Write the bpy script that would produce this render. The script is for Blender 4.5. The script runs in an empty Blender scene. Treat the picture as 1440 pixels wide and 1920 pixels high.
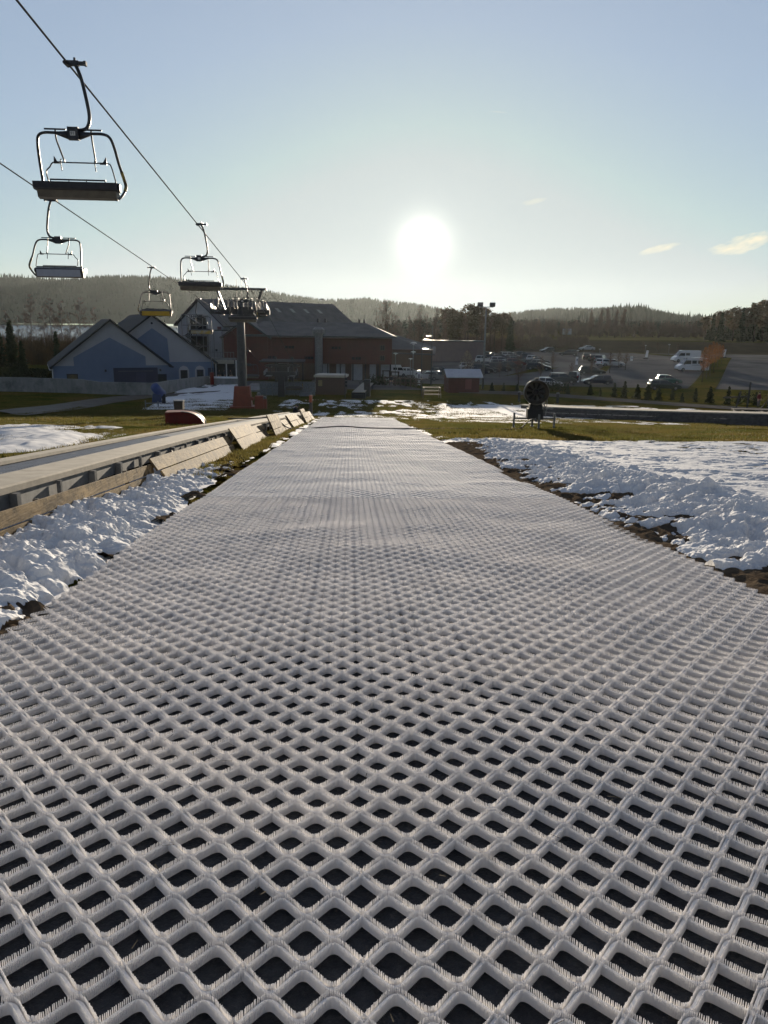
import bpy, math, random
import numpy as np
R = math.radians
random.seed(7)
rng = np.random.default_rng(7)
scene = bpy.context.scene
COL = scene.collection

# ------------------------------------------------------------------ camera frame
FPX = 1443.0
PITCH, ROLL = R(13.75), R(0.8)
CAM = np.array([0.0, 0.0, 1.5])
FW = np.array([0, math.cos(PITCH), -math.sin(PITCH)])
UP0 = np.array([0, math.sin(PITCH), math.cos(PITCH)])
R0 = np.array([1.0, 0, 0])
RT = R0*math.cos(ROLL) + UP0*math.sin(ROLL)
UPV = UP0*math.cos(ROLL) - R0*math.sin(ROLL)

def ray(px, py):
    return FW + RT*(px-720)/FPX + UPV*(960-py)/FPX

def at_depth(px, py, d):
    return CAM + ray(px, py)*d

# ------------------------------------------------------------------ noise
def _hash(i, j, seed):
    n = (i.astype(np.int64)*374761393 + j.astype(np.int64)*668265263 + seed*1442695041) & 0xffffffff
    n = ((n ^ (n >> 13))*1274126177) & 0xffffffff
    n = ((n ^ (n >> 16))*2246822519) & 0xffffffff
    return ((n ^ (n >> 15)) & 0xffffff)/float(0xffffff)

def vnoise(x, y, seed=0):
    x = np.asarray(x, float); y = np.asarray(y, float)
    i = np.floor(x); j = np.floor(y)
    fx = x-i; fy = y-j
    fx = fx*fx*fx*(fx*(fx*6-15)+10); fy = fy*fy*fy*(fy*(fy*6-15)+10)
    i = i.astype(np.int64); j = j.astype(np.int64)
    a = _hash(i, j, seed); b = _hash(i+1, j, seed); c = _hash(i, j+1, seed); d = _hash(i+1, j+1, seed)
    return (a+(b-a)*fx)*(1-fy) + (c+(d-c)*fx)*fy - 0.5

def fbm(x, y, octaves=4, seed=0, gain=0.5):
    s = 0; a = 1.0
    for k in range(octaves):
        s = s + a*vnoise(x*2**k+17.3*k, y*2**k-9.1*k, seed+k*31); a *= gain
    return s

def smooth(a, b, x):
    t = np.clip((np.asarray(x, float)-a)/(b-a), 0, 1)
    return t*t*(3-2*t)

# ------------------------------------------------------------------ terrain
PS, SL = R(2.601), 0.0942
CP, SP = math.cos(PS), math.sin(PS)

def to_uv(x, y): return x*CP + y*SP, -x*SP + y*CP
def to_xy(u, v): return u*CP - v*SP, u*SP + v*CP

def H(x, y):
    x = np.asarray(x, float); y = np.asarray(y, float)
    u, v = to_uv(x, y)
    q = np.clip(v-57, 0, 43)
    z = -SL*np.minimum(v, 57) - (SL*q - SL*q*q/86.0)
    w = smooth(-5, 25, x)
    z = z + w*(smooth(125, 168, y)*1.1 + smooth(150, 185, y)*0.6)
    w2 = smooth(15, 60, x)
    z = z + w2*(smooth(226, 258, y)*2.6 + smooth(258, 420, y)*2.6) + smooth(230, 420, y)*smooth(-30, 30, x)*(1-w2)*2.2
    z = z - smooth(215, 470, y)*smooth(-25, -90, x)*13.0
    z = z - smooth(30, 300, -y)*2
    return z

def P(x, y, dz=0.0):
    return np.array([x, y, float(H(x, y))+dz])

def ground(px, py, dmax=900.0):
    r = ray(px, py)
    t = np.linspace(1, dmax, 6000)
    pts = CAM[None, :] + r[None, :]*t[:, None]
    below = pts[:, 2] < H(pts[:, 0], pts[:, 1])
    k = int(np.argmax(below)) if below.any() else len(t)-1
    lo, hi = t[max(k-1, 0)], t[k]
    for _ in range(30):
        m = (lo+hi)/2; p = CAM+r*m
        if p[2] < float(H(p[0], p[1])): hi = m
        else: lo = m
    p = CAM+r*hi
    return np.array([p[0], p[1], float(H(p[0], p[1]))])

# ------------------------------------------------------------------ mesh builder
class MB:
    def __init__(self): self.v = []; self.f = []; self.n = 0
    def add(self, v, faces, mi=0):
        v = np.asarray(v, float).reshape(-1, 3)
        self.v.append(v)
        if isinstance(faces, np.ndarray): faces = [faces]
        by = {}
        for f in faces:
            f = np.asarray(f)
            if f.ndim == 1: f = f[None, :]
            by.setdefault(f.shape[1], []).append(f)
        for k, l in by.items():
            self.f.append((np.concatenate(l)+self.n, mi))
        self.n += len(v)
        return self
    def box(self, c, s, rz=0.0, mi=0, rx=0.0, ry=0.0, taper=1.0):
        x, y, z = s[0]/2, s[1]/2, s[2]/2
        v = np.array([[-x,-y,-z],[x,-y,-z],[x,y,-z],[-x,y,-z],[-x*taper,-y*taper,z],[x*taper,-y*taper,z],[x*taper,y*taper,z],[-x*taper,y*taper,z]])
        v = rot(v, rx, ry, rz)+np.asarray(c, float)
        return self.add(v, np.array([[0,3,2,1],[4,5,6,7],[0,1,5,4],[1,2,6,5],[2,3,7,6],[3,0,4,7]]), mi)
    def bar(self, a, b, w, h, mi=0):
        a = np.asarray(a, float); b = np.asarray(b, float)
        d = b-a; L = np.linalg.norm(d); d = d/L
        up = np.array([0,0,1.0]) if abs(d[2]) < .95 else np.array([0,1.0,0])
        s = np.cross(d, up); s /= np.linalg.norm(s); t = np.cross(s, d)
        v = [p+s*i*w/2+t*j*h/2 for p in (a, b) for i, j in ((-1,-1),(1,-1),(1,1),(-1,1))]
        return self.add(np.array(v), np.array([[0,1,2,3],[7,6,5,4],[0,4,5,1],[1,5,6,2],[2,6,7,3],[3,7,4,0]]), mi)
    def tube(self, pts, r, n=8, mi=0, cap=True):
        pts = np.asarray(pts, float); m = len(pts)
        r = np.full(m, r) if np.isscalar(r) else np.asarray(r, float)
        d = np.gradient(pts, axis=0); d /= np.maximum(np.linalg.norm(d, axis=1), 1e-9)[:, None]
        up = np.array([0,0,1.0]) if abs(d[0][2]) < .9 else np.array([1.0,0,0])
        s = np.cross(d[0], up); s /= np.linalg.norm(s)
        V = []
        for k in range(m):
            s = s - d[k]*(s@d[k]); s /= max(np.linalg.norm(s), 1e-9); t = np.cross(d[k], s)
            a = np.arange(n)*2*math.pi/n
            V.append(pts[k]+r[k]*(np.cos(a)[:, None]*s+np.sin(a)[:, None]*t))
        V = np.concatenate(V)
        F = []
        i = np.arange(n); j = (i+1) % n
        for k in range(m-1):
            F.append(np.stack([k*n+i, k*n+j, (k+1)*n+j, (k+1)*n+i], 1))
        fs = [np.concatenate(F)]
        if cap and n > 2:
            fs += [np.arange(n)[::-1].copy(), (m-1)*n+np.arange(n)]
        return self.add(V, fs, mi)
    def lathe(self, prof, n=20, c=(0,0,0), axis='z', mi=0):
        prof = np.asarray(prof, float); a = np.arange(n)*2*math.pi/n
        V = np.concatenate([np.stack([r*np.cos(a), r*np.sin(a), np.full(n, z)], 1) for r, z in prof])
        if axis == 'y': V = V[:, [0, 2, 1]]*np.array([1, 1, -1])
        if axis == 'x': V = V[:, [2, 1, 0]]*np.array([1, 1, -1])
        i = np.arange(n); j = (i+1) % n
        F = [np.stack([k*n+i, k*n+j, (k+1)*n+j, (k+1)*n+i], 1) for k in range(len(prof)-1)]
        return self.add(V+np.asarray(c, float), [np.concatenate(F)], mi)
    def prism(self, poly, wf, mi=0, axis='y'):
        """poly: (x,z) outline; wf(z): half width -> closed solid"""
        poly = np.asarray(poly, float); n = len(poly)
        w = np.array([wf(z) for z in poly[:, 1]])
        A = np.stack([poly[:, 0], -w, poly[:, 1]], 1); B = np.stack([poly[:, 0], w, poly[:, 1]], 1)
        i = np.arange(n); j = (i+1) % n
        return self.add(np.concatenate([A, B]), [np.stack([i, j, n+j, n+i], 1)[:, ::-1].copy(), i.copy(), (n+i)[::-1].copy()], mi)
    def quad(self, a, b, c, d, mi=0):
        return self.add(np.array([a, b, c, d], float), np.array([[0,1,2,3]]), mi)
    def xf(self, loc=(0,0,0), rz=0.0, s=1.0):
        for k in range(len(self.v)): self.v[k] = rot(self.v[k]*s, 0, 0, rz)+np.asarray(loc, float)
        return self
    def build(self, name, mats, parent=None, smooth=False, attr=None):
        me = bpy.data.meshes.new(name)
        V = np.concatenate(self.v)
        me.vertices.add(len(V)); me.vertices.foreach_set('co', V.astype(np.float32).ravel())
        nl = sum(f.size for f, _ in self.f); nf = sum(len(f) for f, _ in self.f)
        me.loops.add(nl); me.polygons.add(nf)
        me.loops.foreach_set('vertex_index', np.concatenate([f.ravel() for f, _ in self.f]).astype(np.int32))
        tot = np.concatenate([np.full(len(f), f.shape[1]) for f, _ in self.f]).astype(np.int32)
        st = np.concatenate([[0], np.cumsum(tot)[:-1]]).astype(np.int32)
        me.polygons.foreach_set('loop_start', st)
        if not isinstance(mats, (list, tuple)): mats = [mats]
        for m in mats: me.materials.append(m)
        if len(mats) > 1:
            me.polygons.foreach_set('material_index', np.concatenate([np.full(len(f), mi) for f, mi in self.f]).astype(np.int32))
        me.update(calc_edges=True)
        me.polygons.foreach_set('use_smooth', np.full(nf, bool(smooth)))
        me.update()
        o = bpy.data.objects.new(name, me); COL.objects.link(o)
        if parent is not None: o.parent = parent
        return o

def rot(v, rx=0, ry=0, rz=0):
    v = np.asarray(v, float)
    if rx:
        c, s = math.cos(rx), math.sin(rx); v = np.stack([v[:,0], v[:,1]*c-v[:,2]*s, v[:,1]*s+v[:,2]*c], 1)
    if ry:
        c, s = math.cos(ry), math.sin(ry); v = np.stack([v[:,0]*c+v[:,2]*s, v[:,1], -v[:,0]*s+v[:,2]*c], 1)
    if rz:
        c, s = math.cos(rz), math.sin(rz); v = np.stack([v[:,0]*c-v[:,1]*s, v[:,0]*s+v[:,1]*c, v[:,2]], 1)
    return v

def tag(o, label=None, cat=None, group=None, kind=None):
    if label: o['label'] = label
    if cat: o['category'] = cat
    if group: o['group'] = group
    if kind: o['kind'] = kind
    return o

def thing(name, label, cat, loc=(0,0,0), rz=0.0, group=None):
    o = bpy.data.objects.new(name, None); o.empty_display_size = 0.2; COL.objects.link(o)
    o.location = tuple(float(c) for c in loc); o.rotation_euler = (0, 0, rz)
    return tag(o, label, cat, group)

def dup(src, loc=None, rz=None, label=None, scale=None, group=None):
    def cp(o, par):
        c = o.copy(); COL.objects.link(c)
        if par is not None: c.parent = par
        for ch in o.children: cp(ch, c)
        return c
    r = cp(src, None)
    if loc is not None: r.location = tuple(float(c) for c in loc)
    if rz is not None: r.rotation_euler = (r.rotation_euler[0], r.rotation_euler[1], rz)
    if scale is not None: r.scale = (scale,)*3 if np.isscalar(scale) else scale
    if label: r['label'] = label
    if group: r['group'] = group
    return r

# ------------------------------------------------------------------ materials
MATS = {}
def mat(name, c1, c2=None, scale=4.0, rough=0.7, metal=0.0, bump=0.0, bscale=30.0, trans=0.0, stretch=None, coat=0.0, detail=6.0, spec=0.5):
    if name in MATS: return MATS[name]
    m = bpy.data.materials.new(name); m.use_nodes = True
    nt = m.node_tree; N = nt.nodes; L = nt.links
    b = N['Principled BSDF']
    b.inputs['Roughness'].default_value = rough; b.inputs['Metallic'].default_value = metal
    b.inputs['Specular IOR Level'].default_value = spec
    if coat: b.inputs['Coat Weight'].default_value = coat
    tc = N.new('ShaderNodeTexCoord'); src = tc.outputs['Object']
    if stretch:
        mp = N.new('ShaderNodeMapping'); mp.inputs['Scale'].default_value = stretch
        L.new(src, mp.inputs['Vector']); src = mp.outputs['Vector']
    if c2 is None: c2 = tuple(min(1, c*0.82) for c in c1)
    nz = N.new('ShaderNodeTexNoise'); nz.inputs['Scale'].default_value = scale; nz.inputs['Detail'].default_value = detail
    nz.inputs['Roughness'].default_value = 0.6
    L.new(src, nz.inputs['Vector'])
    rp = N.new('ShaderNodeValToRGB'); rp.color_ramp.elements[0].position = 0.36; rp.color_ramp.elements[1].position = 0.66
    rp.color_ramp.elements[0].color = (*c1, 1); rp.color_ramp.elements[1].color = (*c2, 1)
    L.new(nz.outputs['Fac'], rp.inputs['Fac']); L.new(rp.outputs['Color'], b.inputs['Base Color'])
    if bump:
        n2 = N.new('ShaderNodeTexNoise'); n2.inputs['Scale'].default_value = bscale; n2.inputs['Detail'].default_value = 5
        L.new(src, n2.inputs['Vector'])
        bp = N.new('ShaderNodeBump'); bp.inputs['Strength'].default_value = bump; bp.inputs['Distance'].default_value = 0.02
        L.new(n2.outputs['Fac'], bp.inputs['Height']); L.new(bp.outputs['Normal'], b.inputs['Normal'])
    if trans:
        t = N.new('ShaderNodeBsdfTranslucent'); L.new(rp.outputs['Color'], t.inputs['Color'])
        mx = N.new('ShaderNodeMixShader'); mx.inputs[0].default_value = trans
        L.new(b.outputs[0], mx.inputs[1]); L.new(t.outputs[0], mx.inputs[2]); L.new(mx.outputs[0], N['Material Output'].inputs['Surface'])
    MATS[name] = m
    return m

M_BRIST = mat('white_bristle', (.92,.905,.90), (.85,.835,.83), 3, .8, trans=.16, spec=.1)
M_CLOTH = mat('brown_geotextile', (.05,.038,.028), (.11,.085,.06), 7, .95, spec=0, bump=.6, bscale=40)
M_UNDER = mat('shade_black_underlay', (.008,.009,.012), (.03,.032,.036), 14, .7, bump=.6, bscale=70)  # shade and wet inside the mat cells put into the sheet colour
M_SNOW = mat('snow', (.86,.86,.86), (.74,.74,.75), 2.2, .85, bump=.45, bscale=40, trans=.22, spec=.12)
def speckle(m, scale, lo, hi, col):
    nt = m.node_tree; N = nt.nodes; L = nt.links; b = N['Principled BSDF']
    old = b.inputs['Base Color'].links[0].from_socket
    tc = N.new('ShaderNodeTexCoord'); nz = N.new('ShaderNodeTexNoise'); nz.inputs['Scale'].default_value = scale; nz.inputs['Detail'].default_value = 9; nz.inputs['Roughness'].default_value = .75
    L.new(tc.outputs['Object'], nz.inputs['Vector'])
    rp = N.new('ShaderNodeValToRGB'); rp.color_ramp.elements[0].position = lo; rp.color_ramp.elements[1].position = hi
    rp.color_ramp.elements[0].color = (0, 0, 0, 1); rp.color_ramp.elements[1].color = (1, 1, 1, 1); L.new(nz.outputs['Fac'], rp.inputs['Fac'])
    mx = N.new('ShaderNodeMix'); mx.data_type = 'RGBA'; L.new(rp.outputs['Color'], mx.inputs[0]); L.new(old, mx.inputs[6]); mx.inputs[7].default_value = (*col, 1)
    L.new(mx.outputs[2], b.inputs['Base Color'])
speckle(M_SNOW, 7.0, .66, .74, (.30, .25, .19))
speckle(M_BRIST, 2.6, .62, .80, (.50, .46, .40))
M_STEEL = mat('galvanised_steel', (.22,.225,.23), (.14,.145,.15), 6, .5, .6)
M_TOWER = mat('tower_steel', (.085,.088,.092), (.06,.062,.066), 3, .6, .4)
M_BANK = mat('shaded_brown_bank', (.05,.038,.024), (.075,.055,.032), .15, .95, spec=0, detail=9)  # brown earth darkened to carry the shade on the bank
M_DARKSTEEL = mat('dark_steel', (.035,.036,.04), (.055,.055,.06), 8, .42, .5)
M_CABLE = mat('cable_steel', (.03,.03,.032), (.045,.045,.045), 30, .95, 0, spec=.03)
M_SEAT = mat('dark_seat_padding', (.02,.02,.026), (.035,.033,.04), 6, .5, bump=.1)
M_SEATUNDER = mat('seat_shell_underside', (.13,.115,.09), (.09,.08,.065), 5, .55)
M_FAN = mat('fan_blade', (.10,.10,.10), None, 4, .4)
M_WHITE = mat('white_paint', (.72,.72,.72), (.6,.6,.62), 5, .5)
M_BLACK = mat('black_rubber', (.012,.012,.013), (.022,.022,.022), 9, .7)
M_WOOD = mat('weathered_board', (.27,.19,.095), (.10,.066,.033), 4.0, .85, bump=.5, bscale=26, stretch=(1.0, .14, 1.6), spec=.12)
M_WOODGREY = mat('grey_board', (.085,.082,.08), (.045,.043,.042), 3, .85, spec=.1, bump=.4, bscale=26, stretch=(.14, 1, 2))
M_DARKWOOD = mat('dark_timber', (.05,.035,.025), (.09,.065,.045), 4, .75, bump=.3)
M_ORANGE = mat('orange_padding', (.24,.05,.02), (.18,.038,.016), 2, .6, bump=.15, bscale=4)
M_RED = mat('red_plastic', (.16,.016,.010), (.12,.013,.010), 3, .6, spec=.2)
M_BLUE = mat('blue_plastic', (.02,.06,.22), (.015,.04,.15), 3, .45)
M_CONC = mat('concrete', (.27,.265,.25), (.19,.19,.18), 1.4, .85, bump=.3, bscale=12, stretch=(1,1,.35))
M_COVER = mat('beige_cover_panel', (.38,.345,.285), (.29,.265,.22), 3.5, .9, spec=.1, bump=.15, bscale=18)
M_BELT = mat('grey_belt_rubber', (.10,.10,.105), (.07,.07,.072), 8, .45)
M_BELTBAR = mat('pale_belt_cleat', (.34,.34,.35), (.26,.26,.27), 8, .4)
M_GLASS = mat('dark_glass', (.015,.018,.022), (.02,.024,.03), 2, .06)
M_YELLOW = mat('yellow_board', (.55,.36,.04), (.48,.30,.03), 2.5, .5)
M_BARK = mat('bark', (.085,.065,.05), (.05,.04,.032), 5, .9, bump=.5, spec=.04)
M_BIRCH = mat('birch_bark', (.45,.43,.40), (.16,.14,.13), 3, .8, stretch=(1,1,2.5), spec=.04)
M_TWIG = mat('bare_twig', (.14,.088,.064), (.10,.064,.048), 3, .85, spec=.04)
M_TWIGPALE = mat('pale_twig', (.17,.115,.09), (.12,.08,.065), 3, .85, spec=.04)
M_TWIGFAR = mat('hazed_far_twig', (.26,.18,.14), (.19,.135,.11), 3, .9, spec=0)  # haze over the distant twigs put into a paler colour
M_SPRUCE = mat('spruce_needles', (.024,.034,.017), (.045,.052,.024), .8, .8, trans=.15, spec=.04)
M_PINE = mat('flare_brown_needles', (.07,.055,.034), (.10,.075,.048), .8, .8, trans=.40, spec=.04)  # brown veil of the sun flare put into the needle colour
M_ORLEAF = mat('orange_leaf', (.20,.085,.03), (.14,.07,.03), 2, .7, trans=.35, spec=.04)
M_GRASSBL = mat('grass_blade', (.074,.080,.022), (.135,.102,.036), .35, .6, trans=.5, spec=.04)
M_ASPH = mat('gravel_asphalt', (.155,.148,.14), (.09,.087,.084), .12, .95, spec=0, bump=.5, bscale=8, detail=9)
M_PATH = mat('path_gravel', (.14,.128,.112), (.10,.09,.08), .5, .95, spec=0, bump=.4, bscale=12)
M_MUD = mat('mud', (.075,.062,.05), (.12,.105,.088), .9, .55, bump=.6, bscale=6, detail=9, spec=.02)
M_BLUEWALL = mat('blue_render', (.145,.19,.275), (.125,.165,.245), .7, .85, bump=.1)
M_GREYWALL = mat('grey_render', (.38,.38,.39), (.33,.33,.34), .5, .85, bump=.1)
M_PALEWALL = mat('pale_render', (.42,.43,.46), (.36,.37,.40), .5, .85)
M_ROOF = mat('dark_roof_sheet', (.028,.029,.032), (.04,.04,.043), 1.2, .8, bump=.2, bscale=3, spec=.15)
M_ROOFGREY = mat('grey_roof_sheet', (.095,.093,.097), (.07,.07,.073), .6, .75, bump=.2, bscale=3, spec=.2)
M_REDWOOD = mat('red_boarding', (.10,.028,.021), (.075,.022,.017), 1.5, .8, bump=.4, bscale=6, stretch=(6,6,.5))
M_BROWNWALL = mat('brown_boarding', (.11,.07,.05), (.085,.055,.042), 2, .8, bump=.3, stretch=(1,1,6))
M_MAROON = mat('maroon_boarding', (.095,.02,.017), (.07,.016,.014), 2, .8, bump=.3, stretch=(5,5,.5))
M_SHUTTER = mat('navy_shutter', (.018,.024,.06), (.014,.02,.05), 2, .55)
M_FIELD = mat('dry_field', (.20,.15,.055), (.12,.10,.036), .06, .9, spec=0, detail=10)
M_BRUSH = mat('brown_brush', (.12,.075,.035), (.07,.05,.03), .5, .9, spec=.04)
M_SKIN = mat('skin', (.45,.28,.20), None, 5, .6)
M_CLOTHBLK = mat('black_clothing', (.02,.02,.022), (.03,.03,.034), 9, .9)
M_CLOTHRED = mat('maroon_clothing', (.16,.03,.03), (.12,.025,.025), 9, .9)
M_CLOTHGREY = mat('grey_clothing', (.12,.12,.13), (.09,.09,.1), 9, .9)
M_LAMP = mat('lamp_head', (.6,.6,.58), None, 5, .35)

speckle(M_WOOD, 3.0, .45, .58, (.06, .042, .024))
speckle(M_COVER, 1.6, .58, .75, (.20, .18, .15))
speckle(M_CONC, .6, .5, .7, (.10, .10, .095))
speckle(M_ROOFGREY, .3, .5, .7, (.055, .054, .056))
speckle(M_REDWOOD, .5, .5, .72, (.06, .022, .018))

def ground_material():
    m = bpy.data.materials.new('turf'); m.use_nodes = True
    nt = m.node_tree; N = nt.nodes; L = nt.links; b = N['Principled BSDF']
    b.inputs['Roughness'].default_value = .9; b.inputs['Specular IOR Level'].default_value = 0
    tc = N.new('ShaderNodeTexCoord')
    def noise(s, d=8, r=.6):
        n = N.new('ShaderNodeTexNoise'); n.inputs['Scale'].default_value = s; n.inputs['Detail'].default_value = d
        n.inputs['Roughness'].default_value = r; L.new(tc.outputs['Object'], n.inputs['Vector']); return n
    def ramp(fac, stops):
        r = N.new('ShaderNodeValToRGB'); e = r.color_ramp.elements
        while len(e) < len(stops): e.new(.5)
        for k, (p, c) in enumerate(stops): e[k].position = p; e[k].color = (*c, 1)
        L.new(fac, r.inputs['Fac']); return r
    a = ramp(noise(.22, 10).outputs['Fac'], [(.36, (.05,.062,.012)), (.5, (.10,.088,.02)), (.64, (.135,.095,.03))])
    f = ramp(noise(3.5, 9, .7).outputs['Fac'], [(.35, (.40,.42,.36)), (.62, (1,1,1))])
    mx = N.new('ShaderNodeMix'); mx.data_type = 'RGBA'; mx.blend_type = 'MULTIPLY'; mx.inputs[0].default_value = 1
    L.new(a.outputs[0], mx.inputs[6]); L.new(f.outputs[0], mx.inputs[7]); L.new(mx.outputs[2], b.inputs['Base Color'])
    bp = N.new('ShaderNodeBump'); bp.inputs['Strength'].default_value = .9; bp.inputs['Distance'].default_value = .06
    L.new(noise(5, 8, .7).outputs['Fac'], bp.inputs['Height']); L.new(bp.outputs['Normal'], b.inputs['Normal'])
    return m
M_TURF = ground_material()

# ------------------------------------------------------------------ sky, sun, camera
SUN_AZ, SUN_EL = R(2.556), R(5.57)
SUNDIR = np.array([math.sin(SUN_AZ)*math.cos(SUN_EL), math.cos(SUN_AZ)*math.cos(SUN_EL), math.sin(SUN_EL)])
SKY_STRENGTH, SUN_STRENGTH, EXPOSURE = 0.05, 5.0, 1.0
CLOUDS = [(1392, 458, 62, 17, 1.0, .45), (1238, 467, 36, 8, 0.75, .45), (1000, 378, 26, 7, .35, .5), (935, 210, 24, 1.6, .45, .1), (1440, 228, 4, 1.4, .5, .1)]

def make_world():
    w = bpy.data.worlds.new('World'); scene.world = w; w.use_nodes = True
    nt = w.node_tree; N = nt.nodes; L = nt.links
    bg = N['Background']; bg.inputs['Strength'].default_value = SKY_STRENGTH
    sky = N.new('ShaderNodeTexSky'); sky.sky_type = 'NISHITA'; sky.sun_disc = False
    sky.sun_elevation = SUN_EL; sky.sun_rotation = SUN_AZ
    sky.altitude = 500; sky.air_density = 1.0; sky.dust_density = 0.4; sky.ozone_density = 1.0
    tc = N.new('ShaderNodeTexCoord'); d = tc.outputs['Generated']
    def math_(op, a, b=None):
        n = N.new('ShaderNodeMath'); n.operation = op
        for k, x in enumerate((a, b)):
            if x is None: continue
            if isinstance(x, (int, float)): n.inputs[k].default_value = x
            else: L.new(x, n.inputs[k])
        return n.outputs[0]
    dot = N.new('ShaderNodeVectorMath'); dot.operation = 'DOT_PRODUCT'; L.new(d, dot.inputs[0]); dot.inputs[1].default_value = tuple(SUNDIR)
    c = math_('MINIMUM', math_('MAXIMUM', dot.outputs['Value'], -1.0), 1.0)
    ang = math_('ARCCOSINE', c)
    def lobe(width, amp): return math_('MULTIPLY', math_('EXPONENT', math_('MULTIPLY', math_('POWER', math_('DIVIDE', ang, width), 2.0), -1.0)), amp)
    def halo(width, amp): return math_('MULTIPLY', math_('EXPONENT', math_('MULTIPLY', math_('DIVIDE', ang, width), -1.0)), amp)
    g1 = lobe(R(1.45), GLOW[0]); g2 = halo(R(2.5), GLOW[1]); g3 = halo(R(9.0), GLOW[2])
    gl = math_('ADD', math_('ADD', g1, g2), g3)
    gc = N.new('ShaderNodeVectorMath'); gc.operation = 'SCALE'; gc.inputs[0].default_value = (1.0, .93, .80); L.new(gl, gc.inputs['Scale'])
    # grade of the whole sky
    sr = N.new('ShaderNodeSeparateXYZ'); L.new(sky.outputs[0], sr.inputs[0])
    gm = N.new('ShaderNodeCombineXYZ')
    for k in range(3):
        L.new(math_('MULTIPLY', math_('POWER', math_('MINIMUM', math_('MULTIPLY', sr.outputs[k], 0.08), SKYCAP[k]), SKYGAMMA[k]), SKYGAIN[k]/0.10), gm.inputs[k])
    ad = N.new('ShaderNodeVectorMath'); ad.operation = 'ADD'; L.new(gm.outputs[0], ad.inputs[0]); L.new(gc.outputs[0], ad.inputs[1])
    # the sky away from the sun is dimmer
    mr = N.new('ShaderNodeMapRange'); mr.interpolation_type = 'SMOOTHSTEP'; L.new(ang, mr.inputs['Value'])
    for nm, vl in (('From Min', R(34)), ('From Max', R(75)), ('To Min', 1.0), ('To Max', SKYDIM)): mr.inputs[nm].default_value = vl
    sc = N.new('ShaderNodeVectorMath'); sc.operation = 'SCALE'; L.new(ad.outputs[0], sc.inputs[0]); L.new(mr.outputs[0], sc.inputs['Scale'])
    col = sc.outputs[0]
    # thin clouds low in the west and a short contrail
    sp = N.new('ShaderNodeSeparateXYZ'); L.new(d, sp.inputs[0])
    yy = math_('MAXIMUM', sp.outputs[1], 0.05)
    az = math_('DIVIDE', sp.outputs[0], yy); el = math_('DIVIDE', sp.outputs[2], yy)
    cb = N.new('ShaderNodeCombineXYZ'); L.new(math_('MULTIPLY', az, 40.0), cb.inputs[0]); L.new(math_('MULTIPLY', math_('SUBTRACT', el, math_('MULTIPLY', az, .25)), 110.0), cb.inputs[1])
    nz = N.new('ShaderNodeTexNoise'); nz.inputs['Scale'].default_value = 1.0; nz.inputs['Detail'].default_value = 6; nz.inputs['Roughness'].default_value = .55; L.new(cb.outputs[0], nz.inputs['Vector'])
    tot = None
    for px, py, wx, wy, amp, thr in CLOUDS:
        r = ray(px, py); a0, e0 = r[0]/r[1], r[2]/r[1]
        tl = .10
        da = math_('DIVIDE', math_('SUBTRACT', az, a0), wx/FPX*1.1)
        de = math_('DIVIDE', math_('SUBTRACT', math_('SUBTRACT', el, e0), math_('MULTIPLY', math_('SUBTRACT', az, a0), .24 if wy > 3 else -.06)), wy/FPX*1.1)
        rr = math_('ADD', math_('POWER', math_('ABSOLUTE', da), 2.0), math_('POWER', math_('ABSOLUTE', de), 2.0))
        m = math_('MAXIMUM', math_('SUBTRACT', 1.0, rr), 0.0)
        m = math_('MULTIPLY', math_('MINIMUM', math_('MAXIMUM', math_('MULTIPLY', math_('SUBTRACT', math_('ADD', m, math_('MULTIPLY', nz.outputs['Fac'], 2.6 if wy > 3 else .2)), 1.28+thr*.6 if wy > 3 else .62+thr*.6), 1.1), 0.0), 1.0), amp)
        m = math_('MULTIPLY', m, math_('MINIMUM', math_('MULTIPLY', math_('MAXIMUM', math_('SUBTRACT', 1.0, rr), 0.0), 3.0), 1.0))
        tot = m if tot is None else math_('MAXIMUM', tot, m)
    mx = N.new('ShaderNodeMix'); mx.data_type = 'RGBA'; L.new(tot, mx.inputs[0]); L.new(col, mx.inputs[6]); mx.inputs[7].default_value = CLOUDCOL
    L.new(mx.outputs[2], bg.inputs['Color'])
    return w
GLOW = (8.5, 1.7, 0.0)
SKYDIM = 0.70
SKYGAMMA = (.343, .417, .431)
SKYGAIN = (.610, .800, 1.03)
SKYCAP = (.80, .56, .33)
CLOUDCOL = (9.2, 8.4, 6.4, 1)
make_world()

sl = bpy.data.lights.new('sun', 'SUN'); sl.energy = SUN_STRENGTH; sl.angle = R(.53); sl.color = (1, .86, .67)
so = bpy.data.objects.new('sun', sl); COL.objects.link(so)
from mathutils import Vector, Matrix
so.rotation_euler = Vector(tuple(SUNDIR)).to_track_quat('Z', 'Y').to_euler()

cd = bpy.data.cameras.new('camera'); cd.sensor_fit = 'VERTICAL'; cd.sensor_height = 32.0; cd.lens = 32.0*FPX/1920; cd.clip_start = .05; cd.clip_end = 20000
co = bpy.data.objects.new('camera', cd); COL.objects.link(co)
co.matrix_world = Matrix(((RT[0], UPV[0], -FW[0], CAM[0]), (RT[1], UPV[1], -FW[1], CAM[1]), (RT[2], UPV[2], -FW[2], CAM[2]), (0, 0, 0, 1)))
scene.camera = co
scene.view_settings.view_transform = 'Standard'; scene.view_settings.look = 'None'; scene.view_settings.exposure = EXPOSURE
scene.render.engine = 'CYCLES'
scene.cycles.use_denoising = True
scene.cycles.max_bounces = 6; scene.cycles.diffuse_bounces = 3; scene.cycles.glossy_bounces = 3; scene.cycles.transmission_bounces = 3
scene.cycles.volume_bounces = 0; scene.cycles.transparent_max_bounces = 6
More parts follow.
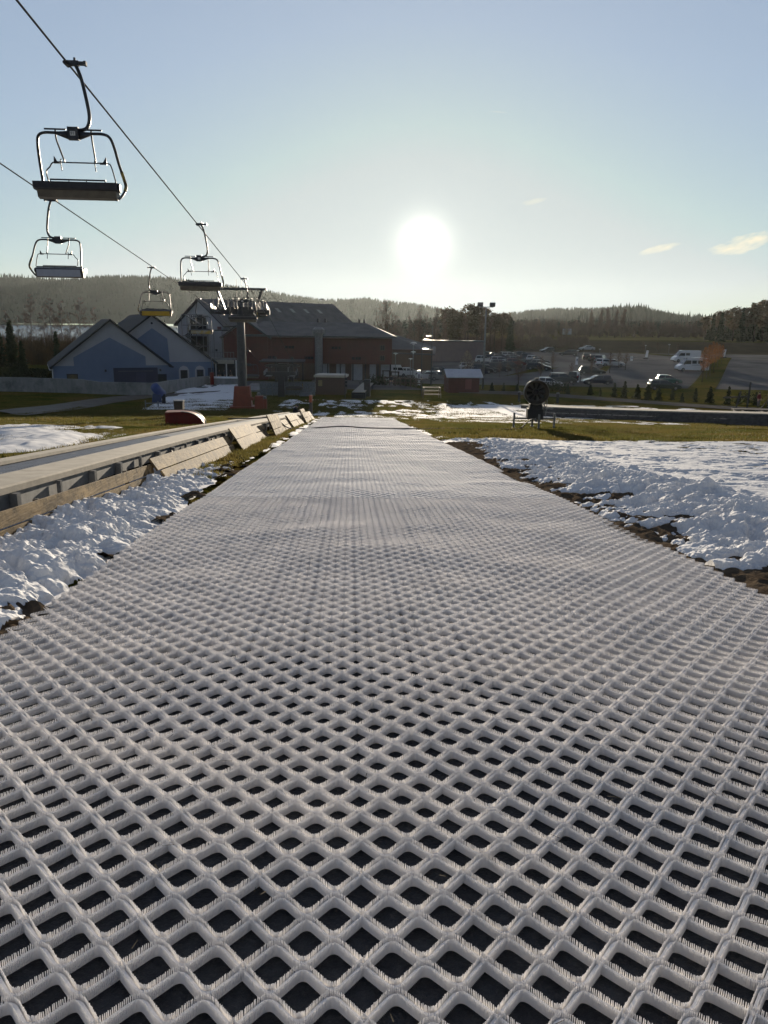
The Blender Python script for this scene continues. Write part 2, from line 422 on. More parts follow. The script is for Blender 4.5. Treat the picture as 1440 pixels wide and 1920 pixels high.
# ================================================================== SETTING
def sheet(name, xs, ys, zf, m, kind='structure', smooth_=True):
    X, Y = np.meshgrid(xs, ys); Z = zf(X, Y)
    n, k = X.shape
    i = np.arange(n-1)[:, None]*k+np.arange(k-1)[None, :]; i = i.ravel()
    mb = MB(); mb.add(np.stack([X.ravel(), Y.ravel(), Z.ravel()], 1), np.stack([i, i+1, i+k+1, i+k], 1))
    o = mb.build(name, m, smooth=smooth_)
    if kind: o['kind'] = kind
    return o

def corridor(x, y):
    u, v = to_uv(x, y)
    return smooth(-3.3, -2.6, u)*(1-smooth(3.3, 4.0, u))*(1-smooth(59, 60.5, v))
def lot_mask(x, y):
    return smooth(-9, -1, x-.11*(y-121))*(1-smooth(166, 172, x))*smooth(2, 7, y-(121-(x+12)*13/187))*(1-smooth(216, 221, y))
gx = np.sinh(np.linspace(-8.3, 8.3, 340))*1.25*2
gy = np.concatenate([-np.sinh(np.linspace(6.5, .3, 40))*2, np.linspace(0, 60, 121)[:-1], 60+np.sinh(np.linspace(0, 7.5, 260))*5.2])
gx = gx[np.abs(gx) < 2900]; gy = gy[(gy < 2300) & (gy > -550)]
sheet('ground', gx, gy, lambda x, y: H(x, y)-.12*corridor(x, y)+fbm(x*.25, y*.25, 3, 5)*(.10-.08*smooth(56, 80, y))*smooth(3, 12, y)*(1-smooth(130, 200, y))-.6*lot_mask(x, y), M_TURF)

def patch(name, c00, c10, c11, c01, n, m, dz, material, kind='structure', wob=0.0, label=None, cat=None):
    s = np.linspace(0, 1, n)[None, :]; t = np.linspace(0, 1, m)[:, None]
    c00, c10, c11, c01 = [np.asarray(c, float)[:2] for c in (c00, c10, c11, c01)]
    X = (1-s)*(1-t)*c00[0]+s*(1-t)*c10[0]+s*t*c11[0]+(1-s)*t*c01[0]
    Y = (1-s)*(1-t)*c00[1]+s*(1-t)*c10[1]+s*t*c11[1]+(1-s)*t*c01[1]
    if wob:
        X = X+fbm(X*.5+3, Y*.5, 3, 77)*wob; Y = Y+fbm(X*.5, Y*.5+9, 3, 78)*wob
    Z = H(X, Y)+dz
    i = (np.arange(m-1)[:, None]*n+np.arange(n-1)[None, :]).ravel()
    mb = MB(); mb.add(np.stack([X.ravel(), Y.ravel(), Z.ravel()], 1), np.stack([i, i+1, i+n+1, i+n], 1))
    o = mb.build(name, material, smooth=True); o['kind'] = kind
    return o

# parking lots (two gravel areas with a grass island between them)
patch('car_park', (-12, 121), (175, 108), (190, 224), (0, 224), 90, 60, .03, M_ASPH, wob=.8)
patch('road', (-60, 103.5), (6, 108), (0, 121), (-60, 119), 40, 10, .03, M_ASPH, wob=.4)
g = ground
patch('grass_island', g(1283, 735), g(1338, 735), g(1372, 672), g(1345, 668), 12, 24, .10, M_TURF)
patch('grass_island', g(1118, 697), g(1136, 698), g(1146, 688), g(1136, 685), 8, 8, .10, M_TURF)
patch('grass_island', g(1180, 662), g(1340, 676), g(1335, 672), g(1180, 659), 20, 6, .10, M_TURF)
patch('grass_island', g(940, 707), g(1010, 697), g(1050, 690), g(1000, 692), 12, 6, .10, M_TURF)
patch('bank', (10, 223.5), (200, 223.5), (210, 260), (10, 260), 60, 20, .10, M_BANK)  # dark sheet over the turf, standing in for the bank's shade
patch('field', (40, 262), (190, 300), (260, 420), (30, 420), 30, 20, .12, M_FIELD)
# curved footpath in front of the little spruces
pl, pr = [], []
for px, py in ((860, 734), (900, 735.5), (980, 738), (1060, 743), (1140, 749), (1220, 755), (1300, 761), (1380, 766), (1460, 771)):
    pl.append(g(px, py-2.5)); pr.append(g(px, py+3.5))
mb = MB(); n = len(pl)
V = np.array(pl+pr); V[:, 2] += .08
mb.add(V, np.array([[k, n+k, n+k+1, k+1] for k in range(n-1)])[:, ::-1].copy()); o = mb.build('path', M_PATH, smooth=True); o['kind'] = 'structure'
# muddy track on the left slope
pl, pr = [], []
for k, (px, py, w) in enumerate(((20, 776, 26), (60, 771, 26), (110, 766, 24), (150, 760, 22), (190, 753, 20), (230, 748, 18), (270, 744, 14), (330, 741, 12), (420, 735, 10))):
    pl.append(g(px-w*1.2, py-w*.16)); pr.append(g(px+w*1.2, py+w*.16))
mb = MB(); V = []
for a, b in zip(pl, pr):
    for t in np.linspace(0, 1, 6):
        q = a+(b-a)*t; q[2] = float(H(q[0], q[1]))+.07+.04*math.sin(t*3.14*2); V.append(q)
F = [[k*6+j, k*6+j+1, k*6+j+7, k*6+j+6] for k in range(len(pl)-1) for j in range(5)]
mb.add(np.array(V), np.array(F)); o = mb.build('track', M_MUD, smooth=True); o['kind'] = 'structure'

# lake
mw = bpy.data.materials.new('lake_water'); mw.use_nodes = True
b = mw.node_tree.nodes['Principled BSDF']; b.inputs['Base Color'].default_value = (.10,.12,.14,1); b.inputs['Roughness'].default_value = .22
nn = mw.node_tree.nodes.new('ShaderNodeTexNoise'); nn.inputs['Scale'].default_value = .05; bb = mw.node_tree.nodes.new('ShaderNodeBump'); bb.inputs['Strength'].default_value = .25
mw.node_tree.links.new(nn.outputs[0], bb.inputs['Height']); mw.node_tree.links.new(bb.outputs[0], b.inputs['Normal'])
mb = MB(); mb.quad((-2400, 330, -9), (-60, 330, -9), (-60, 1600, -9), (-2400, 1600, -9)); o = mb.build('lake', mw); o['kind'] = 'structure'

# distant wooded hills
M_HILL = mat('hill_forest', (.018,.030,.020), (.030,.042,.028), .02, .95, detail=12, spec=0)
M_HILLTREE = mat('hill_conifers', (.018,.030,.020), (.028,.040,.026), .02, 1.0, spec=0)
def ridge(prof, depth, span, zbase, trees, th, seed, back=500):
    xs = np.array([p[0] for p in prof], float); ys = np.array([p[1] for p in prof], float)
    px = np.linspace(xs[0], xs[-1], 240); py = np.interp(px, xs, ys)
    V = []; rows = np.concatenate([np.linspace(0, 1, 16), [1.06, 1.2]])
    lat, top = [], []
    for a, c in zip(px, py):
        r = ray(a, c); lat.append(r[0]/r[1]); top.append(CAM[2]+r[2]/r[1]*depth)
    lat = np.array(lat); top = np.array(top)-th*.75
    def surf(l, s):
        t = np.interp(l, lat, top)
        y = depth-span*(1-s)
        q = np.where(s <= 1, smooth(-.15, 1.05, s), 1-(s-1)*1.6)
        z = zbase+(t-zbase)*q + fbm(l*9, s*4, 3, seed)*6*np.clip(1-s, 0, 1)
        return l*y, y, z
    for s in rows:
        x, y, z = surf(lat, np.full_like(lat, s)); V.append(np.stack([x, np.full_like(x, 0)+y, z], 1))
    n = len(lat); i = (np.arange(len(rows)-1)[:, None]*n+np.arange(n-1)[None, :]).ravel()
    mb = MB(); mb.add(np.concatenate(V), np.stack([i, i+1, i+n+1, i+n], 1)); o = mb.build('hills', M_HILL, smooth=True); o['kind'] = 'structure'
    rg = np.random.default_rng(seed)
    l = rg.uniform(lat[0], lat[-1], trees); s = 1-np.abs(rg.normal(0, .33, trees)); s = np.clip(s, .03, 1.02)
    x, y, z = surf(l, s)
    hh = th*rg.uniform(.55, 1.15, trees); rr = hh*rg.uniform(.16, .26, trees)
    a = np.arange(5)*2*math.pi/5
    # two stacked ragged cones per tree
    T = []
    for zb, zt, rs in ((0.05, .72, 1.0), (.42, 1.0, .62)):
        ring = np.stack([x[:, None]+rr[:, None]*rs*np.cos(a+l[:, None]*999), y[:, None]+rr[:, None]*rs*np.sin(a+l[:, None]*999), (z+hh*zb)[:, None]+np.zeros(5)], 2)
        tip = np.stack([x, y, z+hh*zt], 1)[:, None, :]
        T.append(np.concatenate([ring, tip], 1))
    T = np.concatenate(T, 1)
    base = np.arange(trees)*12
    f = []
    for o_ in (0, 6):
        for k in range(5): f.append(np.stack([base+o_+k, base+o_+(k+1) % 5, base+o_+5], 1))
    mb = MB(); mb.add(T.reshape(-1, 3), np.concatenate(f)); o = mb.build('forest', M_HILLTREE)
    tag(o, kind='stuff')
ridge([(-400, 520), (-200, 516), (0, 513), (60, 514), (140, 522), (240, 540), (330, 560)], 1800, 150, -9, 1600, 10, 3)
ridge([(-700, 590), (-300, 575), (-80, 560), (0, 545), (60, 531), (130, 521), (200, 515), (260, 515), (320, 519), (400, 530), (470, 539), (520, 547), (600, 560), (640, 560), (690, 557), (720, 563), (760, 566), (790, 570), (830, 578), (880, 588), (940, 597), (1010, 606)], 1600, 310, -9, 9500, 7.5, 5, 120)
ridge([(860, 606), (900, 597), (940, 591), (1000, 583), (1050, 579), (1090, 580), (1140, 579), (1200, 577), (1260, 590), (1300, 597), (1350, 600), (1450, 598), (1700, 596)], 1300, 400, -4, 6000, 11.5, 8)
ridge([(1000, 608), (1060, 600), (1110, 590), (1150, 580), (1185, 574), (1210, 578), (1235, 590), (1270, 594), (1320, 598), (1400, 600), (1600, 598)], 950, 260, -2, 1000, 17, 11)

# haze
mh_ = bpy.data.materials.new('haze_air'); mh_.use_nodes = True
nt = mh_.node_tree; nt.nodes.remove(nt.nodes['Principled BSDF'])
pv = nt.nodes.new('ShaderNodeVolumePrincipled'); pv.inputs['Color'].default_value = (.84, .93, .95, 1); pv.inputs['Density'].default_value = HAZE if 'HAZE' in globals() else .000029
pv.inputs['Anisotropy'].default_value = .6
nt.links.new(pv.outputs[0], nt.nodes['Material Output'].inputs['Volume'])
hb = MB(); hb.box((0, 900, 48), (6000, 3100, 140)); o = hb.build('haze', mh_); o['kind'] = 'stuff'

# ================================================================== SNOW
def snow_mesh(name, us, vs, thick, seed, clods, dz=0.0, sm=True):
    U, V = np.meshgrid(us, vs)
    T = thick(U, V)
    if clods:
        rg = np.random.default_rng(seed)
        C = np.zeros_like(T)
        for cu, cv, r, h in clods(rg):
            i0, i1 = np.searchsorted(us, (cu-1.3*r, cu+1.3*r)); j0, j1 = np.searchsorted(vs, (cv-1.3*r, cv+1.3*r))
            if i1-i0 < 2 or j1-j0 < 2: continue
            uu = U[j0:j1, i0:i1]-cu; vv = V[j0:j1, i0:i1]-cv
            a = rg.uniform(0, 6.28); e = rg.uniform(.65, 1.3)
            x_ = (uu*math.cos(a)+vv*math.sin(a))/r*e; y_ = (-uu*math.sin(a)+vv*math.cos(a))/r/e
            d = x_**2+y_**2 + .9*fbm(uu/r*1.6+cu*7, vv/r*1.6+cv*7, 3, 9)
            cap = h*np.clip(1-d, 0, 1)**.36
            C[j0:j1, i0:i1] = np.maximum(C[j0:j1, i0:i1], cap)
        T = np.where(T > -.02, T+C, T)
    X, Y = to_xy(U, V)
    Z = H(X, Y)+dz+np.maximum(T, -.06)
    n, k = X.shape
    i = (np.arange(n-1)[:, None]*k+np.arange(k-1)[None, :]).ravel()
    F = np.stack([i, i+1, i+k+1, i+k], 1)
    keep = (np.minimum.reduce([T.ravel()[F[:, q]] for q in range(4)]) > -.001)
    F = F[keep]
    used = np.unique(F); re = np.full(X.size, -1); re[used] = np.arange(len(used))
    P3 = np.stack([X.ravel(), Y.ravel(), Z.ravel()], 1)[used]
    mb = MB(); mb.add(P3, re[F]); o = mb.build(name, M_SNOW, smooth=sm)
    return tag(o, kind='stuff')

# right berm + crusted field
def toe(v): return 3.19+.22*fbm(v*.8, 0*v, 3, 21)+.10*fbm(v*3.1, 0*v, 2, 22)+.25*smooth(14, 26, v)
def thick_r(u, v):
    e = u-toe(v)
    endv = 28.3+.8*fbm(u*.35, 0*u, 4, 4)+.5*fbm(u*2, v*.5, 3, 14)
    hgt = (.155+.08*fbm(v*.35, u*.2, 2, 3))*(1-.62*smooth(12, 25, v))
    t = np.where(e < 0, e*.4, hgt*smooth(-.1, 1.7, e)*(1-.45*smooth(2.5, 9, e)))
    t = t+np.where(e > 0, .04*(np.abs(fbm(u*6, v*6, 4, 37, .6))-.15)*(1-smooth(8, 20, v))*smooth(0, .2, e)*(1-smooth(1.8, 3, e)), 0)
    field = 0
    near = (1-smooth(1.6, 3.2, e))
    t = t+np.where(e > 0, near*smooth(0, .5, e)*(.125*fbm(u*1.5, v*1.5, 5, 31, .58)+.07*np.abs(fbm(u*4.2, v*4.2, 3, 35))), 0)
    crust = .034*fbm(u*.8, v*1.3, 5, 41, .58)-.085*np.maximum(fbm(u*2.2+3, v*2.6, 4, 47, .6), .06)+.012*fbm(u*5, v*6, 2, 48)*(1-smooth(12, 22, v))
    t = t+np.where(e > 0, (1-near)*crust, 0)
    edge = endv-v
    return np.where(edge < .6, np.minimum(t, (edge-.1+.25*fbm(u*1.6, v*1.6, 3, 52))*.22), t)
def clods_r(rg):
    out = []
    for _ in range(4200):
        v = math.exp(rg.uniform(math.log(3.2), math.log(26))); e = abs(rg.normal(.75, .75)); u = float(toe(np.array(v)))+.12+e
        r = rg.uniform(.03, .13)*(1 if rg.random() < .88 else 1.9)
        out.append((u, v, r*(1-.015*v), r*rg.uniform(.3, .72)*(1-.018*v)))
    return out
s = np.linspace(0, 1, 470)
us_r = 3.2+36*s**2.1; vs_r = np.exp(np.linspace(math.log(2.6), math.log(30.5), 820))
snow_mesh('snow_bank', us_r, vs_r, thick_r, 5, clods_r, sm=False)

# left strip between the boards and the mat
def toe_l(v): return -2.20-.16*fbm(v*.9, 0*v, 3, 71)-.10*fbm(v*3.7, 0*v, 2, 72)-.2*smooth(9, 16, v)
def thick_l(u, v):
    e = toe_l(v)-u
    back = u+4.3-.5*smooth(11.5, 15.5, v)-.45*smooth(14, 20, v)
    base = .085*(1-.75*smooth(9, 17, v))
    t = np.where(e < 0, e*.5, base*smooth(0, .45, e)+(.11*(1-.5*smooth(9, 17, v)))*smooth(0, .4, e)*fbm(u*1.8, v*1.7, 5, 81, .58)+.05*smooth(0, .3, e)*np.abs(fbm(u*6, v*5, 3, 85)))
    t = t+.05*(np.abs(fbm(u*6, v*6, 4, 87, .6))-.15)*(1-smooth(7, 15, v))*smooth(0, .2, e)
    t = np.minimum(t, back*.35)
    return t-.11*smooth(15, 21, v)+.10*smooth(13, 18, v)*fbm(u*1.7, v*.9, 3, 83)
def clods_l(rg):
    out = []
    for _ in range(2200):
        v = math.exp(rg.uniform(math.log(2.8), math.log(17))); u = float(toe_l(np.array(v)))-.1-rg.uniform(0, 1.6)
        r = rg.uniform(.035, .14)*(1 if rg.random() < .85 else 1.8)
        out.append((u, v, r*(1-.025*v), r*rg.uniform(.3, .65)*(1-.025*v)))
    return out
snow_mesh('snow_bank', np.linspace(-4.9, -2.1, 300), np.exp(np.linspace(math.log(2.4), math.log(24), 640)), thick_l, 6, clods_l, sm=False)
# crumbs of snow along both mat edges further down
snow_mesh('snow_patch', np.linspace(-3.3, -2.15, 60), np.linspace(16, 60, 520), lambda u, v: .09*fbm(u*1.3, v*.5, 4, 91)+.02-.09*np.abs(u+2.45)/.6, 7, None)
snow_mesh('snow_patch', np.linspace(3.12, 4.6, 60), np.linspace(22, 60, 420), lambda u, v: .09*fbm(u*1.3, v*.5, 4, 93)+.015-.075*np.abs(u-3.4)/.6, 8, None)
# patch left of the conveyor
snow_mesh('snow_patch', np.linspace(-26, -6.0, 420), np.linspace(14, 42, 420),
          lambda u, v: .03+.24*fbm(u*.22, v*.12, 5, 95, .62)+.10*fbm(u*.9, v*.22, 4, 99, .6)-.30*smooth(38.0, 41.5, v+1.6*fbm(u*.4, 0*u, 3, 2))-.22*smooth(-9.8, -6.6, u+.06*(v-24))+.05*fbm(u*1.6, v*.7, 4, 97), 9, None)
# thin melting snow beyond the mat end
def thin(u, v):
    a = -.03+.16*fbm(u*.16, v*.09, 4, 101, .6)+.15*fbm(u*1.3, v*.35, 4, 103, .6)
    a = a+.16*np.exp(-((u-9.5)/6.0)**2-((v-61)/9.0)**2)+.13*np.exp(-((u-13)/7)**2-((v-80)/9)**2)
    return np.minimum(a, .05)-.2*smooth(0, 2, np.abs(u-9)-16)-.3*smooth(90, 96, v)-.3*(1-smooth(46, 49, v-smooth(6, 2, u)*12))
snow_mesh('snow_patch', np.linspace(-9, 27, 620), np.linspace(44, 96, 560), thin, 10, None, dz=.015)
# shaded snow on the drive beside the concrete wall
snow_mesh('snow_patch', np.linspace(-29, -11, 260), np.linspace(72, 118, 300),
          lambda u, v: .06+.10*fbm(u*.4, v*.2, 4, 111)-.25*smooth(3.6, 5.5, np.abs(u+17.5+(v-90)*.12)), 11, None)
snow_mesh('snow_patch', np.linspace(14, 60, 360), np.linspace(58, 86, 260),
          lambda u, v: -.03+.16*fbm(u*.2, v*.14, 5, 121, .6)+.09*np.exp(-((u-22)/8)**2-((v-70)/5)**2), 12, None, dz=.01)

# ================================================================== SKI MAT
UL, UR, VE = -2.14, 3.15, 58.5
PA, PB = 5.29/34, .184
def mat_h(u, v):
    return (.035*fbm(u*.42, v*.5, 2, 201)+.030*fbm(u*.9+5, v*1.0, 2, 205)+.012*fbm(u*2.2, v*2.2, 2, 207))*smooth(0, 2, v+1)
def mat_z(u, v):
    x, y = to_xy(u, v); return H(x, y)+.02+mat_h(u, v)

def zig(rows, sub):
    """sampled centre line of each lateral zigzag row: arrays (rows, n) of u, v; units of two periods stay separate"""
    K = int(round((UR-UL)/(PA/2)))
    return K
def strip_paths(v0, v1, step):
    K = int(round((UR-UL)/(PA/2)))
    r0, r1 = int(math.ceil(v0/(PB/2))), int(math.ceil(v1/(PB/2)))
    segs = []          # each: array (m,2) of one unit (4 edges = two periods)
    el = math.hypot(PA/2, PB/2)
    units = []
    for k0 in range(0, K-3, 4):
        # corner positions in edge-length parameter
        pts = []
        for e in range(4):
            pts.append(e)
        m = max(2, int(round(el/step)))
        t = np.linspace(0.0, 4.0, 4*m+1)
        t = np.clip(t, .015, 3.985)
        units.append((k0, t))
    return r0, r1, units, K

def tri(t, par):
    """zigzag 0..1 with rounded corners; par flips phase"""
    a = np.abs((t+par) % 2.0-1.0)      # 1 at even, 0 at odd
    a = 1-a
    rr = .30
    # soften both extremes
    lo = np.where(a < rr, (a*a/(2*rr)+rr/2), a)
    hi = np.where(lo > 1-rr, 1-((1-lo)**2/(2*rr)+rr/2), lo)
    return hi

def build_mat():
    mb = MB()
    HT = .042
    def emit_core(v0, v1, step, wt, wb, h, tufts, jt=1.0):
        r0, r1, units, K = strip_paths(v0, v1, step)
        rows = np.arange(r0, r1)
        AV, AF = [], []; base = 0
        for k0, t in units:
            m = len(t)
            for par in (0, 1):
                rs = rows[(rows % 2) == par]
                if not len(rs): continue
                z = tri(t, par)
                uu = UL+(k0+t)*PA/2
                sharp = (t < .3) | (t > 3.7)
                zz = np.where(sharp, 1-np.abs((t+par) % 2.0-1.0), z)
                U = np.repeat(uu[None, :], len(rs), 0); V = (rs[:, None]+zz[None, :])*PB/2
                # hand laid: small wander
                U = U+.010*vnoise(U*3.1, V*3.1, 301); V = V+.010*vnoise(U*3.1, V*3.1, 302)
                du = np.gradient(U, axis=1); dv = np.gradient(V, axis=1); q = np.hypot(du, dv); nu, nv = -dv/q, du/q
                Z = mat_z(U, V)
                hj = h*(1+.07*vnoise(U*9, V*9, 303))
                prof = [(-wb, 0), (-.0052, 1), (.0052, 1), (wb, 0)] if not tufts else [(-wb*.55, 0), (-wt*.45, .66), (wt*.45, .66), (wb*.55, 0)]
                pts = []
                for w, zz2 in prof:
                    uu2 = U+nu*w; vv2 = V+nv*w
                    x, y = to_xy(uu2, vv2)
                    pts.append(np.stack([x, y, Z-.004+hj*zz2], 2))
                A = np.stack(pts, 2)      # rows, m, prof, 3
                R_, m_, p_, _ = A.shape
                idx = np.arange(R_*m_*p_).reshape(R_, m_, p_)+base
                f = np.stack([idx[:, :-1, :-1], idx[:, 1:, :-1], idx[:, 1:, 1:], idx[:, :-1, 1:]], -1).reshape(-1, 4)
                AV.append(A.reshape(-1, 3)); AF.append(f)
                # end caps
                if not tufts:
                    for q_ in ((0, 1, 2, 3),):
                        q4 = list(q_)+[q_[-1]]*(4-len(q_)); AF.append(idx[:, 0, q4].reshape(-1, 4)); AF.append(idx[:, -1, q4[::-1]].reshape(-1, 4))
                base += A.size//3
                if tufts:
                    for side in (-1, 1):
                        n_ = U.size
                        u1 = U.ravel(); v1_ = V.ravel(); n1 = nu.ravel()*side; n2 = nv.ravel()*side; z1 = Z.ravel()
                        d1 = (du/q).ravel(); d2 = (dv/q).ravel()
                        jit = rng.uniform(-1, 1, (n_, 3))*jt
                        tw = step*.44
                        top = h*(0.97+.07*jit[:, 0]); lean = wt*(1.0+.12*jit[:, 1]); sw = step*.35*jit[:, 2]
                        ring = []
                        for hh, ww, sc, swk in ((h*.18, wb+.0005, 1.0, 0), (top, lean, .62, sw)):
                            for a in (0, 2.094, 4.189):
                                ox = math.cos(a)*tw*sc; oy = math.sin(a)*tw*sc*.8
                                uu3 = u1+n1*(ww+oy)+d1*(ox+swk); vv3 = v1_+n2*(ww+oy)+d2*(ox+swk)
                                x, y = to_xy(uu3, vv3)
                                ring.append(np.stack([x, y, z1-.004+hh+0*x], 1))
                        T = np.stack(ring, 1)
                        b = base+np.arange(n_)*6
                        fs = [np.stack([b+i, b+(i+1) % 3, b+3+(i+1) % 3, b+3+i], 1) for i in range(3)]+[np.stack([b+3, b+4, b+5, b+5], 1)]
                        AV.append(T.reshape(-1, 3)); AF += fs
                        base += n_*6
        mb.add(np.concatenate(AV), np.concatenate(AF))
    emit_core(.9, 4.3, .0052, .0088, .0095, HT, True, .65)
    emit_core(4.3, 11.0, .0100, .0092, .0098, HT, True, .3)
    emit_core(11.0, VE, .034, .0095, .0098, HT*.97, False)
    o = mb.build('ski_mat', M_BRIST)
    return tag(o, 'white bristle ski mat of diamond cells laid down the slope', 'ski mat')
build_mat()
# underlay below the mat
us = np.linspace(UL-.06, UR+.06, 90); vs = np.concatenate([np.linspace(-.5, 12, 160), np.linspace(12.15, VE, 240)])
U, V = np.meshgrid(us, vs); X, Y = to_xy(U, V); Z = mat_z(U, V)-.006
mb = MB(); n, k = X.shape; i = (np.arange(n-1)[:, None]*k+np.arange(k-1)[None, :]).ravel()
mb.add(np.stack([X.ravel(), Y.ravel(), Z.ravel()], 1), np.stack([i, i+1, i+k+1, i+k], 1))
tag(mb.build('ground_sheet', M_UNDER, smooth=True), 'thin sheet lying under the white ski mat, blackened for shade and wet in its cells', 'ground sheet')
# crumpled brown geotextile along the right edge, scraps on the left
def cloth(name, us, vs, hf, label, mask):
    U, V = np.meshgrid(us, vs); T = hf(U, V); X, Y = to_xy(U, V)
    Z = H(X, Y)+T
    n, k = X.shape; i = (np.arange(n-1)[:, None]*k+np.arange(k-1)[None, :]).ravel()
    F = np.stack([i, i+1, i+k+1, i+k], 1)
    mk = mask(U, V).ravel(); F = F[mk[F[:, 0]] & mk[F[:, 2]]]
    mb = MB(); mb.add(np.stack([X.ravel(), Y.ravel(), Z.ravel()], 1), F)
    return tag(mb.build(name, M_CLOTH, smooth=True), label, 'geotextile')
def crump(u, v, s=1.0):
    r = np.abs(fbm(u*2.2+.9*fbm(u*1.3, v*1.3, 2, 5), v*1.5, 4, 401, .55))
    return (.10*s*np.clip(.30-r, 0, 1)/.30*1.1+.05*s*fbm(u*5+2*fbm(u, v, 2, 8), v*.9, 3, 403)+.008*fbm(u*14, v*6, 3, 404))
cloth('geotextile', np.linspace(3.06, 4.25, 110), np.exp(np.linspace(math.log(2.6), math.log(26), 620)),
      lambda u, v: .035+np.maximum(crump(u, v*.8, .6), -.02)*smooth(3.10, 3.3, u)*(1-.6*smooth(10, 24, v))+.03*smooth(3.3, 3.8, u),
      'crumpled brown geotextile between the mat and the right snow bank', lambda u, v: u < 4.24)
cloth('geotextile', np.linspace(-2.75, -2.05, 80), np.exp(np.linspace(math.log(2.6), math.log(17), 480)),
      lambda u, v: .02+np.maximum(crump(u+7, v+3, .7)-.01, -.02)*smooth(-2.06, -2.2, u),
      'scraps of brown geotextile poking out at the left mat edge', lambda u, v: (u > -2.74) & (fbm(v*.9, 0*v, 3, 411) > .10))
# ================================================================== CHAIRLIFT
D0 = 18.4
def bez(pts, n=8):
    """rounded polyline through corner list: Catmull-Rom"""
    p = np.asarray(pts, float); out = []
    q = np.concatenate([[2*p[0]-p[1]], p, [2*p[-1]-p[-2]]])
    for k in range(1, len(q)-2):
        t = np.linspace(0, 1, n, endpoint=(k == len(q)-3))[:, None]
        out.append(.5*((2*q[k])+(-q[k-1]+q[k+1])*t+(2*q[k-1]-5*q[k]+4*q[k+1]-q[k+2])*t*t+(-q[k-1]+3*q[k]-3*q[k+1]+q[k+2])*t**3))
    return np.concatenate(out)

def line_dir():
    r = ray(610, 722); return math.atan2(r[0], r[1])
LAZ = line_dir()

M_PLATE = mat('number_plate', (.62,.62,.60), None, 3, .5)
M_TAPE = mat('black_yellow_tape', (.35,.26,.05), (.03,.03,.03), 6, .6, detail=0)
M_ADWHITE = mat('pale_blue_board', (.30,.33,.40), (.25,.28,.35), 3, .4)
M_ADMIX = mat('yellow_white_board', (.52,.36,.06), (.45,.43,.38), 2.2, .5, detail=1)

def text_mesh(name, cu, m, par):
    tmp = bpy.data.objects.new('tmp', cu); COL.objects.link(tmp)
    bpy.context.view_layer.update()
    me = bpy.data.meshes.new_from_object(tmp.evaluated_get(bpy.context.evaluated_depsgraph_get()))
    me.materials.clear(); me.materials.append(m)
    bpy.data.objects.remove(tmp)
    o = bpy.data.objects.new(name, me); COL.objects.link(o); o.parent = par
    return o

